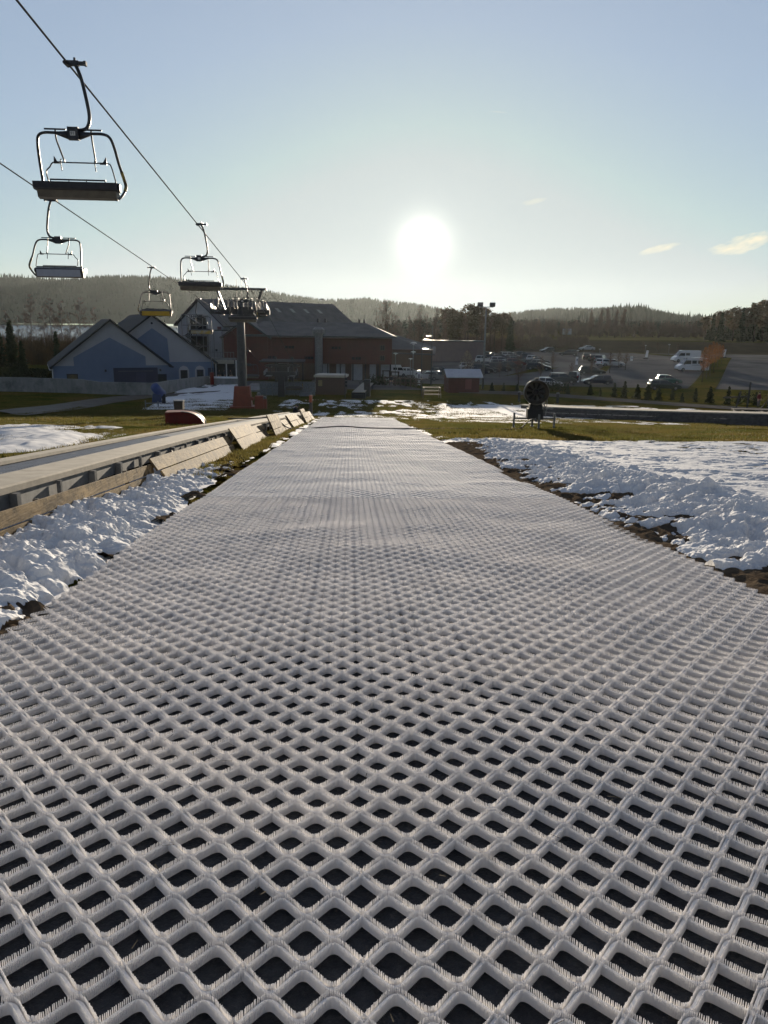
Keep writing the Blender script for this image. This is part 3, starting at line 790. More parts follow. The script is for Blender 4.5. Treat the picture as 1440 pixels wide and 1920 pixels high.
def make_chair(label, panel=None, plate=None):
    """grip at local (0,0,0); seat hangs below; +y = behind the backrest"""
    t = thing('lift_chair', label, 'lift chair'); t.scale = (.945,)*3
    zc = -1.62                                    # centre of the number block
    m = MB()
    m.tube(bez([(.16, 0, .02), (.24, 0, -.16), (.31, 0, -.40), (.40, 0, -.90), (.43, 0, -1.24), (.36, 0, -1.46), (.22, 0, -1.53), (.06, 0, -1.53)], 7), .045, 10)
    m.build('hanger', M_DARKSTEEL, t, True)
    m = MB(); m.box((.10, 0, .02), (.34, .12, .11)).box((.30, 0, .02), (.18, .09, .08)).tube([(-.05, -.16, 0), (-.05, .16, 0)], .045, 8).tube([(.16, 0, .08), (.16, 0, .15)], .03, 6).box((.42, 0, .02), (.06, .14, .10))
    m.build('grip', M_DARKSTEEL, t)
    m = MB(); m.box((0, 0, zc), (.27, .16, .30)); m.build('hanger_block', M_DARKSTEEL, t)
    pl = MB(); pl.box((0, -.085, zc-.01), (.13, .01, .105)); po = pl.build('number_plate', M_PLATE, t)
    if plate:
        cu = bpy.data.curves.new('number', 'FONT'); cu.body = plate; cu.size = .10; cu.align_x = 'CENTER'; cu.align_y = 'CENTER'; cu.extrude = .002
        fo = text_mesh('number', cu, M_BLACK, po)
        fo.location = (0, -.094, zc-.01); fo.rotation_euler = (R(90), 0, 0)
    m = MB()
    for s in (-1, 1):
        m.add(np.array([(s*.13, -.06, zc+.05), (s*.13, .06, zc+.05), (s*.13, .06, zc-.14), (s*.13, -.06, zc-.14), (s*.44, -.04, zc+.03), (s*.44, .04, zc+.03), (s*.44, .04, zc-.03), (s*.44, -.04, zc-.03)]),
              np.array([[0,1,2,3],[7,6,5,4],[0,4,5,1],[1,5,6,2],[2,6,7,3],[3,7,4,0]]))
    fr = bez([(0, 0, zc+.01), (.45, 0, zc+.01), (.74, 0, zc+.005), (.90, .03, zc-.07), (.97, .14, zc-.28), (1.02, .34, zc-.66), (1.07, .58, zc-.98), (1.09, .64, zc-1.16), (1.06, .46, zc-1.36), (1.00, .20, zc-1.52), (.93, .05, zc-1.55)], 7)
    m.tube(fr, .036, 8); m.tube(fr*np.array([-1, 1, 1]), .036, 8)
    m.build('frame', M_DARKSTEEL, t, True)
    tp = MB(); tp.tube(fr[38:54], .045, 8); tp.build('warning_tape', M_TAPE, t, True)
    # safety bar with its two foot rests
    zb = zc-.62; yb = .42
    m = MB()
    sb = bez([(-.86, .42, zc-1.10), (-.90, .42, zc-.86), (-.80, .42, zb-.12), (-.68, .42, zb), (-.30, .42, zb), (.30, .42, zb), (.70, .42, zb), (.80, .42, zb-.10), (.90, .42, zc-1.14)], 6)
    m.tube(sb, .018, 6)
    for s in (-1, 1):
        m.prism([(s*.68, zb-.03), (s*.50, zb-.03), (s*.60, zb+.03), (s*.67, zb+.15)], lambda z: .03)
        m.v[-1][:, 1] += yb
    m.build('safety_bar', M_DARKSTEEL, t, True)
    for s in (-1, 1):
        m = MB()
        m.tube(bez([(s*.45, -.02, zc+.08), (s*.45, .02, zc-.14), (s*.43, .18, zc-.34), (s*.40, .42, zb)], 5), .022, 6)
        m.tube([(s*.45-.27, -.03, zc+.09), (s*.45+.27, -.03, zc+.09)], .022, 6)
        m.tube([(s*.44-.04, .40, zb+.08), (s*.44-.08, .44, zb+.06), (s*.44-.06, .45, zb-.20)], .014, 5)
        m.build('foot_rest', M_DARKSTEEL, t, True)
    # folded-up seat: rounded roll on top, shell below
    zs = zc-1.30; SY = -.36
    prof = [(.20, .10), (.22, -.02), (.28, -.10), (.34, -.24), (.50, -.28), (.66, -.16), (.70, .02), (.62, .10), (.40, .13)]
    def seat(x0, x1, pf):
        n = len(pf); A = np.array([(x0, y, zs+z) for y, z in pf]); B = np.array([(x1, y, zs+z) for y, z in pf]); i = np.arange(n); j = (i+1) % n
        return np.concatenate([A, B])+np.array([0, SY, 0]), [np.stack([i, j, n+j, n+i], 1), i[::-1].copy(), n+i]
    m = MB(); m.add(*seat(-1.09, 1.03, [(.20, .12), (.21, -.04), (.27, -.075), (.60, -.08), (.70, .02), (.62, .10), (.40, .14)]))
    for s in (-1, 1): m.lathe([(.0, -.03), (.10, -.03), (.115, 0), (.10, .03), (0, .03)], 14, (s*1.06, .04, zs+.02), 'x')
    m.build('seat', M_SEAT, t)
    m = MB(); m.add(*seat(-1.02, 1.0, [(.275, -.078), (.33, -.25), (.48, -.29), (.64, -.2), (.66, -.082)]))
    m.build('seat_shell', M_SEATUNDER, t)
    m = MB(); m.tube([(-.72, .14, zs+.21), (.70, .14, zs+.21)], .022, 6)
    for x in (-.72, -.25, .2, .68): m.tube([(x, .14, zs+.23), (x, .14, zs+.11)], .014, 5)
    m.box((0, .24, zs+.155), (1.9, .03, .05))
    m.build('back_rail', M_DARKSTEEL, t)
    if panel is not None:
        m = MB(); m.box((-.02, .375, zs-.10), (1.86, .012, .30), rx=R(-14)); m.build('advert_panel', panel, t)
    return t

A0 = at_depth(128, 120, D0); A1 = at_depth(495, 575, D0*4.08)
B0 = at_depth(103, 376, D0*1.71); B1 = at_depth(396, 575, D0*4.08)
# the two ropes: past the tower they drop to the low tower at the bottom station
T2R, T2L = at_depth(556, 694, 94), at_depth(498, 694, 94)
def rope_at(a, b, c, d):
    """point of a rope at camera depth d"""
    da = (a-CAM)@FW; db = (b-CAM)@FW; dc = (c-CAM)@FW
    if d <= db: return a+(b-a)*(d-da)/(db-da)
    return b+(c-b)*(d-db)/(dc-db)
for a, b, c, lab in ((A0, A1, T2R, 'steel haul rope that carries the two nearest chairs down to the tower'), (B0, B1, T2L, 'steel haul rope farther left that carries the yellow panelled chairs')):
    m = MB(); pts = [rope_at(a, b, c, d) for d in (-40, -10, 2, 8, 18, 36, 54, D0*4.08)]+[c, c+(c-b)*np.array([.25, .25, .12])]
    m.tube(pts, .024, 7); tag(m.build('haul_rope', M_CABLE), lab, 'rope')
RZ = -LAZ
c1 = make_chair('largest dark four seat chair hanging empty with plate 91, nearest the camera', None, '91')
c1.location = tuple(rope_at(A0, A1, T2R, D0)); c1.rotation_euler = (0, 0, RZ)
dp = lambda src, side, t, lab, rz: dup(src, rope_at(*( (A0, A1, T2R) if side else (B0, B1, T2L)), D0*t), rz, lab, group='chairs hanging on the chairlift')
c1['group'] = 'chairs hanging on the chairlift'
base_r = make_chair('empty lift chair in the middle of the right rope, above the small blue house', None, None)
base_r.location = tuple(rope_at(A0, A1, T2R, D0*2)); base_r.rotation_euler = (0, 0, RZ); base_r['group'] = c1['group']
dp(base_r, 1, 3.02, 'lift chair hanging just in front of the tower crossarm', RZ)
dp(base_r, 1, 5.0, 'lift chair with pale seat just beyond the tower, over the red building', RZ)
dp(base_r, 1, 5.75, 'lowest lift chair, arriving over the bottom station', RZ)
c2 = make_chair('lift chair with pale blue panel on its back, right below the largest chair', M_ADWHITE, None)
c2.location = tuple(rope_at(B0, B1, T2L, D0*1.71)); c2.rotation_euler = (0, 0, RZ+math.pi); c2['group'] = c1['group']
c3 = make_chair('lift chair with a plain yellow advert panel, over the blue house roof', M_YELLOW, None)
c3.location = tuple(rope_at(B0, B1, T2L, D0*2.71)); c3.rotation_euler = (0, 0, RZ+math.pi); c3['group'] = c1['group']
c4 = make_chair('lift chair with a yellow and grey panel in front of the steel stair tower', M_ADMIX, None)
c4.location = tuple(rope_at(B0, B1, T2L, D0*3.71)); c4.rotation_euler = (0, 0, RZ+math.pi); c4['group'] = c1['group']
dp(base_r, 0, 4.75, 'dark lift chair behind the tower column, over the hotel entrance', RZ+math.pi)

# ---- tower
def sheave_train(m, x, y0, n, z, tilt, gap=.52):
    for k in range(n):
        yy = y0+(k-(n-1)/2)*gap; zz = z+(k-(n-1)/2)*gap*tilt
        m.lathe([(.0, -.07), (.20, -.07), (.24, -.06), (.20, -.02), (.20, .02), (.24, .06), (.20, .07), (0, .07)], 14, (x, yy, zz), 'x')
tb = ground(463, 767)
tower_d = D0*4.08
tb = P(*(at_depth(455, 740, tower_d)[:2]))
tw = thing('lift_tower', 'grey steel chairlift tower with ladder and orange padded foot', 'lift tower', tb, RZ)
top = A1[2]-tb[2]                      # rope height above base
m = MB(); m.lathe([(.46, 0), (.45, 2.2), (.40, top*.6), (.34, top+.3), (0, top+.3)], 16); m.build('column', M_TOWER, tw, True)
m = MB()
for s in (-1, 1): m.bar((s*.22, -.60, 1.8), (s*.22, -.48, top+.4), .05, .05)
for k in range(int(top/.32)-5): m.bar((-.22, -.59+.12*k/30, 2.0+k*.32), (.22, -.59+.12*k/30, 2.0+k*.32), .03, .03)
m.build('ladder', M_TOWER, tw)
m = MB(); m.box((0, 0, 1.1), (1.85, 1.6, 2.2), taper=.78); m.box((0, 0, .14), (2.35, 2.0, .28)); m.build('foot_padding', M_ORANGE, tw)
m = MB(); m.box((0, 0, top-.55), (5.6, .45, .45)); m.box((0, 0, top-.25), (2.2, .7, .3))
m.build('crossarm', M_DARKSTEEL, tw)
m = MB(); hz = top+1.55
m.box((0, 0, hz), (5.0, .28, .22))
for s in (-1, 1):
    m.bar((s*2.1, 0, hz-.1), (s*1.45, 0, top-.4), .28, .22)
    m.bar((s*2.45, 0, hz-.2), (s*2.45, 0, hz+.05), .06, .06)
m.build('lifting_frame', M_DARKSTEEL, tw)
for s in (-1, 1):
    m = MB(); sheave_train(m, s*2.55, 0, 8, top-.20, -.095, .48)
    m.bar((s*2.55, -2.0, top-.20+.17), (s*2.55, 2.0, top-.20-.21), .09, .16)
    st = m.build('sheave_train', M_STEEL, tw)
    m = MB()
    m.box((s*2.05, 0, top-.62), (.62, 4.6, .05), rx=-.095)
    for y in (-2.2, -.9, .9, 2.2):
        m.bar((s*1.76, y, top-.6-.095*y), (s*1.76, y, top+.45-.095*y), .04, .04)
    m.bar((s*1.76, -2.2, top+.66), (s*1.76, 2.2, top+.24), .04, .04); m.bar((s*1.76, -2.2, top+.2), (s*1.76, 2.2, top-.22), .03, .03)
    for y in (-1.6, 1.6):
        m.tube(bez([(s*2.05-.25, y, top-.6), (s*2.05-.25, y, top+.45), (s*2.05, y, top+.62), (s*2.05+.25, y, top+.45), (s*2.05+.25, y, top-.6)], 5), .03, 6)
    m.build('catwalk', M_DARKSTEEL, tw)
m = MB()
for x in (-.9, -.35, .35, .9):
    m.tube(bez([(x-.24, .1, top-.3), (x-.24, .1, top+.62), (x, .1, top+.78), (x+.24, .1, top+.62), (x+.24, .1, top-.3)], 5), .03, 6)
m.bar((-1.2, .1, top+.15), (1.2, .1, top+.15), .04, .04)
m.bar((-.28, .1, top), (-.28, .1, hz+.9), .03, .03); m.bar((.15, .1, top), (.15, .1, hz+.9), .03, .03)
m.build('guard_rail', M_DARKSTEEL, tw)
# pump unit with lamps at the foot
mu = thing('pump_unit', 'orange snowmaking hydrant box with two bright lamps beside the tower foot', 'hydrant', P(tb[0]+1.75, tb[1]-.9), RZ)
m = MB(); m.box((0, 0, .65), (.9, .9, 1.3), taper=.85); m.box((.55, 0, .5), (.35, .6, 1.0)); m.tube([(-.5, -.2, 1.0), (-.9, -.2, 1.1)], .16, 10); m.build('housing', M_ORANGE, mu)
for x, z in ((-.05, 1.48), (.55, 1.12)):
    m = MB(); m.lathe([(0, -.16), (.12, -.14), (.17, .12), (.0, .13)], 12, (x, -.1, z), 'y'); m.bar((x, 0, z-.35), (x, 0, z), .06, .06); m.build('lamp', M_STEEL, mu, True)

# ---- low tower and bottom station
t2 = (T2L+T2R)/2
b2 = P(t2[0], t2[1])
tw2 = thing('lift_tower', 'low second lift tower with wide sheave trains in front of the mesh barriers', 'lift tower', b2, RZ)
top2 = t2[2]-b2[2]
half = np.linalg.norm((T2R-T2L)[:2])/2
m = MB(); m.box((0, 0, (top2-.4)/2), (.85, .7, top2-.4), taper=.8); m.build('column', M_DARKSTEEL, tw2)
m = MB(); m.box((0, 0, top2-.45), (half*2+.4, .45, .5)); m.box((0, 0, top2+.5), (half*1.5, .2, .18))
for s in (-1, 1): m.bar((s*half*.7, 0, top2-.3), (s*half*.7, 0, top2+.5), .12, .12)
m.build('crossarm', M_DARKSTEEL, tw2)
for s in (-1, 1):
    m = MB(); sheave_train(m, s*half, 0, 10, top2-.2, .02, .5); m.bar((s*half, -2.6, top2-.2), (s*half, 2.6, top2-.2), .1, .18); m.build('sheave_train', M_STEEL, tw2)
    m = MB(); m.box((s*(half-.5), 0, top2-.6), (.7, 5.4, .05))
    for y in np.linspace(-2.6, 2.6, 5): m.bar((s*(half-.82), y, top2-.6), (s*(half-.82), y, top2+.45), .04, .04)
    m.bar((s*(half-.82), -2.6, top2+.45), (s*(half-.82), 2.6, top2+.45), .04, .04); m.build('catwalk', M_DARKSTEEL, tw2)
sb_ = P(*(at_depth(530, 700, 108)[:2]))
st = thing('lift_station', 'open lift station frame with bull wheel under a slab, in front of the red building', 'lift station', sb_, RZ)
m = MB(); m.lathe([(1.9, -.10), (2.35, -.12), (2.5, 0), (2.35, .12), (1.9, .10)], 36, (0, 0, 3.0))
for a in range(6): m.bar((0, 0, 3.0), (2.2*math.cos(a*math.pi/3), 2.2*math.sin(a*math.pi/3), 3.0), .16, .1)
m.build('bull_wheel', M_DARKSTEEL, st)
m = MB(); m.box((0, 1.5, 1.6), (1.3, 1.3, 3.2)); m.bar((-1.2, 4, 0), (-1.2, 4, 4), .3, .3); m.bar((1.2, 4, 0), (1.2, 4, 4), .3, .3); m.build('pillar', M_DARKSTEEL, st)
m = MB(); m.box((0, 1.6, 3.6), (6.2, 7.5, .14)); m.build('canopy', M_ROOF, st)
m = MB(); m.box((0, -1.5, .12), (9.5, 12, .24)); m.build('platform', M_CONC, st)
# mesh barriers of the station
M_MESH = mat('grey_mesh_panel', (.20,.23,.26), (.12,.13,.15), 9, .35, .5, detail=2)
for k, (px, w) in enumerate(((505, 2.3), (547, 2.1), (574, 2.2))):
    p = ground(px, 742.5-.3*k)
    t = thing('barrier', ['pale mesh barrier left of the low tower', 'middle mesh barrier right beside the low tower', 'pale mesh barrier next to the brown kiosk'][k], 'barrier', p, R(-6+5*k), group='mesh barriers at the lift station')
    m = MB()
    for x in np.linspace(-w/2, w/2, 4): m.bar((x, 0, 0), (x, 0, 1.75), .07, .07)
    for z in (.1, .9, 1.7): m.bar((-w/2, 0, z), (w/2, 0, z), .05, .05)
    m.build('frame', M_STEEL, t)
    m = MB(); m.box((0, .05, .9), (w, .02, 1.5)); m.build('panel', M_MESH, t)
p = ground(583, 741)
t = thing('ramp', 'sloping grey loading ramp leaning beside the kiosk', 'ramp', p, R(8))
m = MB(); m.box((-.7, -.6, .45), (1.6, 2.2, .08), rx=R(22)); m.bar((-1.3, .3, 0), (-1.3, .3, .8), .08, .08); m.bar((-.1, .3, 0), (-.1, .3, .8), .08, .08); m.build('deck', M_MESH, t)

# ================================================================== CONVEYORS (magic carpets)
def uvw(u, v, h):
    x, y = to_xy(u, v); return np.array([x, y, float(H(x, y))+h])
CV = np.array([(1.0, -3.72, .5), (8, -3.72, .5), (13, -3.80, .5), (18, -3.86, .5), (24, -3.84, .5), (31, -3.66, .49), (42, -3.36, .48), (54.5, -3.02, .46)])
vv = np.linspace(1.0, 54.5, 90)
cu_ = np.interp(vv, CV[:, 0], CV[:, 1]); ch_ = np.interp(vv, CV[:, 0], CV[:, 2])
k5 = np.ones(9)/9
pad = lambda a: np.convolve(np.pad(a, 4, mode='edge'), k5, mode='valid')
cu_ = pad(cu_)
def ribbon(m, prof, mi=0):
    """prof: list of (du, h) cross-section points, swept along the conveyor"""
    n = len(prof); V = []
    for v, u, h in zip(vv, cu_, ch_):
        for du, hh in prof: V.append(uvw(u-du, v, h+hh))
    i = (np.arange(len(vv)-1)[:, None]*n+np.arange(n-1)[None, :]).ravel()
    m.add(np.array(V), np.stack([i, i+1, i+n+1, i+n], 1), mi)
cv = thing('conveyor_lift', 'long magic carpet conveyor with beige side covers left of the white mat', 'conveyor lift')
m = MB(); ribbon(m, [(0, -.07), (0, .0), (.02, .02), (.56, .03), (.58, .0)]); m.build('side_cover', M_COVER, cv)
m = MB(); ribbon(m, [(1.22, .0), (1.23, .05), (1.29, .055), (1.31, .02), (1.76, .0), (1.78, -.08)]); m.build('side_cover', M_COVER, cv)
m = MB(); ribbon(m, [(.575, -.02), (1.225, -.02)]); m.build('belt', M_BELT, cv)
m = MB()
for v in np.concatenate([np.arange(1.2, 20, .10)]):
    u = float(np.interp(v, vv, cu_)); h = float(np.interp(v, vv, ch_))
    for a, b in ((.60, .78), (.80, 1.0), (1.02, 1.20)):
        m.bar(uvw(u-a, v, h-.012), uvw(u-b, v, h-.012), .022, .012)
m.build('belt_cleats', M_BELTBAR, cv)
m = MB(); ribbon(m, [(.03, -.07), (.03, -.26), (.07, -.27)]); ribbon(m, [(1.74, -.08), (1.74, -.28)])
m.build('side_beam', M_STEEL, cv)
for k, v in enumerate(np.arange(3.1, 54, 1.35)):
    u = float(np.interp(v, vv, cu_)); h = float(np.interp(v, vv, ch_))
    m = MB(); big = k % 3 != 2
    m.bar(uvw(u+.02, v, h-.08), uvw(u+.02, v, h-.36 if big else h-.30), .09 if big else .05, .09 if big else .05)
    m.bar(uvw(u+.01, v, h-.3), uvw(u+.01, v, -.05), .035, .035)
    m.build('support_post', M_STEEL, cv)
    if k % 2 == 0:
        m = MB(); m.bar(uvw(u-1.7, v, h-.2), uvw(u-1.7, v, -.05), .05, .05); m.build('rear_post', M_STEEL, cv)
# wooden boards leaning along the conveyor
def board(m, v0, u0, v1, u1, hb0, hb1, wid, lean, th=.035, inc=.06):
    """one plank: lower edge from (u0,v0) to (u1,v1) at height hb; leaning back by 'lean' (du per m of height)"""
    V = []
    for u, v, hb in ((u0, v0, hb0), (u1, v1, hb1)):
        for s, a in ((0, 0), (1, 0), (1, 1), (0, 1)):
            hh = hb+s*wid*math.cos(lean); du = -s*wid*math.sin(lean)
            V.append(uvw(u+du+a*th*math.cos(lean), v, hh+a*th*math.sin(lean)))
    m.add(np.array(V), np.array([[0,1,2,3],[7,6,5,4],[0,4,5,1],[1,5,6,2],[2,6,7,3],[3,7,4,0]]))
def panel(label, v0, u0, v1, u1, boards, lean, hb=0.0, gap=.02, hgt1=None):
    t = thing('plank_panel', label, 'plank panel', group='plank panels along the conveyor')
    h = 0.0
    for k, w in enumerate(boards):
        m = MB(); L = lean+.03*random.uniform(-1, 1)
        board(m, v0+random.uniform(-.1, .1), u0-h*math.sin(lean), v1+random.uniform(-.1, .1), u1-h*math.sin(lean), hb+h*math.cos(lean), hb+h*math.cos(lean)+random.uniform(-.02, .02), w, L)
        m.build('board', M_WOOD, t); h += w+gap
    for v in (v0+.25*(v1-v0), v0+.8*(v1-v0)):
        m = MB(); u = u0+(u1-u0)*(v-v0)/(v1-v0)
        m.bar(uvw(u-.10, v, 0), uvw(u-.10-h*math.sin(lean), v, h*math.cos(lean)-.02), .06, .05)
        m.build('stake', M_DARKWOOD, t)
    return t
panel('nearest low board fence half buried in snow beside the conveyor', 2.0, -3.62, 7.2, -3.46, (.14, .13), .12, .02)
panel('long pair of boards just past the nearest low board fence', 7.15, -3.44, 13.4, -3.42, (.15, .16), .12, .02, .02)
panel('long bright leaning plank panel of two wide boards, before the grass strip', 13.3, -3.20, 21.5, -3.20, (.24, .24), .55)
panel('sunlit plank panel leaning steeply beside the middle of the conveyor', 21.6, -3.02, 26.0, -3.02, (.34, .36), .60, .02)
panel('short low board following the steep sunlit plank panel', 26.0, -3.10, 29.3, -3.06, (.32, .26), .60)
panel('tall three board panel crossed by the hose', 29.6, -2.86, 33.2, -2.82, (.28, .28, .28), .40)
panel('low board pair just beyond the hose', 34.0, -2.95, 38.0, -2.88, (.26, .26), .62)
panel('leaning light board panel two panels beyond the hose', 38.3, -2.78, 41.6, -2.72, (.36, .36), .6)
panel('pale short panel with ragged boards near the far end of the conveyor', 41.9, -2.72, 44.6, -2.66, (.34, .30), .62)
panel('upright small panel third from the end post', 45.2, -2.56, 48.0, -2.52, (.34, .34, .2), .45)
panel('narrow tilted panel second from the end post', 48.5, -2.54, 50.6, -2.50, (.34, .34), .55)
panel('last narrow panel at the conveyor end post', 51.2, -2.50, 53.6, -2.46, (.34, .34), .6)
t = thing('end_post', 'slim upright post with orange top at the far end of the conveyor', 'post', uvw(-2.82, 55.2, 0))
m = MB(); m.box((0, 0, .6), (.20, .20, 1.2)); m.build('shaft', M_DARKSTEEL, t)
m = MB(); m.box((0, 0, 1.45), (.21, .21, .5)); m.build('marker', M_ORANGE, t)
# hose lying over the conveyor and across the mat
m = MB()
hp = [uvw(-5.2, 33, .6), uvw(-4.2, 34.5, .58), uvw(-3.7, 35.0, .60), uvw(-3.3, 35.0, .52), uvw(-2.9, 35.6, .14), uvw(-2.4, 36.3, .05), uvw(-1.5, 37.0, .09), uvw(-.4, 37.3, .15), uvw(.8, 37.2, .09), uvw(2.4, 36.9, .09), uvw(3.4, 37.4, .06), uvw(5, 38.3, .05), uvw(7, 38.6, .05), uvw(8.4, 38.2, .06), uvw(8.9, 38.6, .35), uvw(9.3, 38.9, .55)]
m.tube(bez(hp, 6), .03, 7); tag(m.build('hose', M_BLACK, smooth=True), 'black hose running over the conveyor and across the white mat to the snow gun', 'hose')

# right conveyor behind the snow field
t = thing('conveyor_lift', 'dark low conveyor track with grey boards beyond the right snow field', 'conveyor lift')
RC = [(15.6, 68.5, .95), (17.6, 65.5, .88), (20.0, 62.0, .85), (22.0, 58.5, .82), (26.2, 47.5, .80), (29.5, 36.0, .8)]
RCp = bez([uvw(u, v, h) for u, v, h in RC], 8)
def rsweep(m, prof):
    n = len(prof); V = []; d = np.gradient(RCp, axis=0); d /= np.linalg.norm(d[:, :2], axis=1)[:, None]
    for p, q in zip(RCp, d):
        for off, hh in prof: V.append(p+np.array([-q[1]*off, q[0]*off, hh]))
    i = (np.arange(len(RCp)-1)[:, None]*n+np.arange(n-1)[None, :]).ravel()
    m.add(np.array(V), np.stack([i, i+1, i+n+1, i+n], 1))
m = MB(); rsweep(m, [(-.55, -.06), (-.55, .02), (-.10, .04), (.35, .0), (.9, .0), (1.4, .04), (1.4, -.1)]); m.build('deck', M_COVER, t)
m = MB(); rsweep(m, [(-.50, -.06), (-.50, -.30)]); m.build('side_beam', M_DARKSTEEL, t)
for k in range(2, len(RCp)-1, 3):
    m = MB(); p = RCp[k]; m.bar(p-np.array([0, 0, .1]), np.array([p[0], p[1], float(H(p[0], p[1]))-.05]), .12, .12); m.build('support_post', M_DARKSTEEL, t)
names = ['lowest grey board panel at the near left end of the dark track', 'second grey board panel along the dark track', 'third grey board panel along the dark track', 'grey board panel right of the middle of the dark track', 'rightmost grey board panel at the picture edge']
for j in range(5):
    a, b = [3, 10, 18, 25, 32][j], [10, 18, 25, 32, 39][j]; tt = thing('plank_panel', names[j], 'plank panel', group='grey board panels on the right track')
    for hh, w in ((.06, .40), (.43, .36)):
        m = MB(); pa, pb = RCp[a].copy(), RCp[b].copy(); d = (pb-pa)/np.linalg.norm(pb-pa); o = np.array([d[1], -d[0], 0]); o = o if o[1] < 0 else -o
        pa[2] = float(H(pa[0], pa[1])); pb[2] = float(H(pb[0], pb[1]))
        A_ = pa+o*(.95-.4*hh)+np.array([0, 0, hh]); B_ = pb+o*(.95-.4*hh)+np.array([0, 0, hh]); up = np.array([0, 0, w*.9])-o*w*.4
        th = o*.04
        m.add(np.array([A_, B_, B_+up, A_+up, A_+th, B_+th, B_+up+th, A_+up+th]), np.array([[0,1,2,3],[7,6,5,4],[0,4,5,1],[1,5,6,2],[2,6,7,3],[3,7,4,0]]))
        m.build('board', M_WOODGREY, tt)
# short conveyor in the middle distance
p = ground(672, 747); q = ground(690, 729)
az = math.atan2(q[0]-p[0], q[1]-p[1])
t = thing('conveyor_lift', 'short pale conveyor ramp with dark upright in the middle distance', 'conveyor lift', p, -az)
L_ = float(np.linalg.norm((q-p)[:2]))
m = MB(); m.box((0, L_/2, .75), (1.5, L_, .1)); m.build('deck', M_COVER, t)
m = MB(); m.box((0, .35, .35), (1.7, .7, .7)); m.box((.1, -.1, .25), (1.2, .3, .45)); m.build('drive_box', M_BLACK, t)
m = MB()
for y in np.linspace(2, L_-1, 5):
    for s in (-1, 1):
        m = MB(); m.bar((s*.7, y, 0), (s*.7, y, .7), .1, .1); m.build('support_post', M_DARKSTEEL, t)
m = MB(); m.box((.82, 3.0, 1.05), (.75, .6, 2.1)); m.bar((.6, 3.0, 2.0), (.6, 3.0, 4.5), .05, .05); m.build('control_cabinet', M_DARKSTEEL, t)

# ================================================================== SNOW GUNS
def blade_ring(m, n, r0, r1, y, ang=.6):
    for k in range(n):
        a = k*2*math.pi/n; b = a+.30
        V = [(r0*math.cos(a), y-.05, r0*math.sin(a)), (r1*math.cos(a-.06), y-.09, r1*math.sin(a-.06)), (r1*math.cos(b), y+.09, r1*math.sin(b)), (r0*math.cos(b+.1), y+.05, r0*math.sin(b+.1))]
        V = np.array(V); W = V+np.array([0, .012, 0])
        m.add(np.concatenate([V, W]), np.array([[0,1,2,3],[7,6,5,4],[0,4,5,1],[1,5,6,2],[2,6,7,3],[3,7,4,0]]))
gp = ground(1001, 803)
sg = thing('snow_gun', 'round dark fan snow gun on a low steel frame beyond the snow field', 'snow gun', gp, R(-4))
zc = 1.93
m = MB(); m.lathe([(.44, .42), (.475, .40), (.50, .2), (.56, -.30), (.60, -.42), (.64, -.46), (.655, -.42), (.62, -.30), (.545, .2), (.52, .44), (.44, .46), (.44, .42)], 40, (0, 0, zc), 'y')
m.build('barrel', mat('gun_barrel', (.085,.07,.05), (.055,.048,.038), 5, .42, .3), sg, True)
m = MB(); m.lathe([(.60, .30), (.62, .10), (.67, -.05), (.655, -.12), (.60, -.10)], 40, (0, 0, zc), 'y'); m.build('nozzle_ring', M_STEEL, sg, True)
m = MB(); blade_ring(m, 9, .17, .50, 0); m.v = [v+np.array([0, .05, zc]) for v in m.v]; m.build('fan', M_FAN, sg)
m = MB(); m.lathe([(0, .34), (.30, .33), (.455, .30), (.455, .36), (0, .37)], 24, (0, 0, zc), 'y'); m.build('dark_backing_disc', M_BLACK, sg)  # solid black disc added to make the inside of the barrel dark
m = MB(); m.lathe([(0, -.36), (.09, -.30), (.16, -.12), (.17, .3), (0, .3)], 18, (0, 0, zc), 'y'); m.build('hub', M_DARKSTEEL, sg, True)
m = MB(); m.box((0, 0, zc+.69), (.17, .2, .10)); m.box((0, 0, zc+.63), (.10, .3, .06)); m.build('light_box', M_BLACK, sg)
m = MB(); m.box((0, .05, 1.10), (.72, .62, .42), taper=.86); m.box((0, .05, .78), (.84, .72, .55)); m.build('machine_box', M_BLACK, sg)
m = MB()
m.bar((-1.08, 0, .52), (1.05, 0, .55), .10, .10); m.bar((0, -.9, .5), (0, .9, .5), .10, .10)
m.bar((.42, -.1, .8), (.30, -.2, 1.5), .05, .05); m.bar((.62, .3, .6), (.66, .3, 1.5), .03, .03)
m.build('cross_frame', M_STEEL, sg)
for x, y in ((-1.08, 0), (1.05, 0), (.15, -.75), (0, .9)):
    m = MB(); m.bar((x, y, -.03), (x, y, .82), .10, .10); m.box((x, y, .01), (.2, .2, .04)); m.build('leg', M_STEEL, sg)
m = MB()
for x, z in ((.48, 1.32), (.55, 1.12), (.66, 1.05), (.8, 1.08), (.9, 1.05)): m.box((x, .2, z), (.10, .1, .10))
m.bar((.45, .2, 1.3), (.62, .2, 1.02), .06, .06); m.bar((.55, .2, 1.05), (1.0, .2, 1.05), .06, .06); m.build('valve_block', M_STEEL, sg)
for px, py, lab in ((973, 753, 'short wooden post left of the round snow gun'), (1045, 756, 'pale capped post right of the round snow gun')):
    p = ground(px, py); t = thing('post', lab, 'post', p)
    m = MB(); m.box((0, 0, .55), (.26, .22, 1.1)); m.build('shaft', M_WOODGREY, t)
    m = MB(); m.box((0, 0, 1.15), (.30, .26, .14)); m.build('cap', M_STEEL, t)
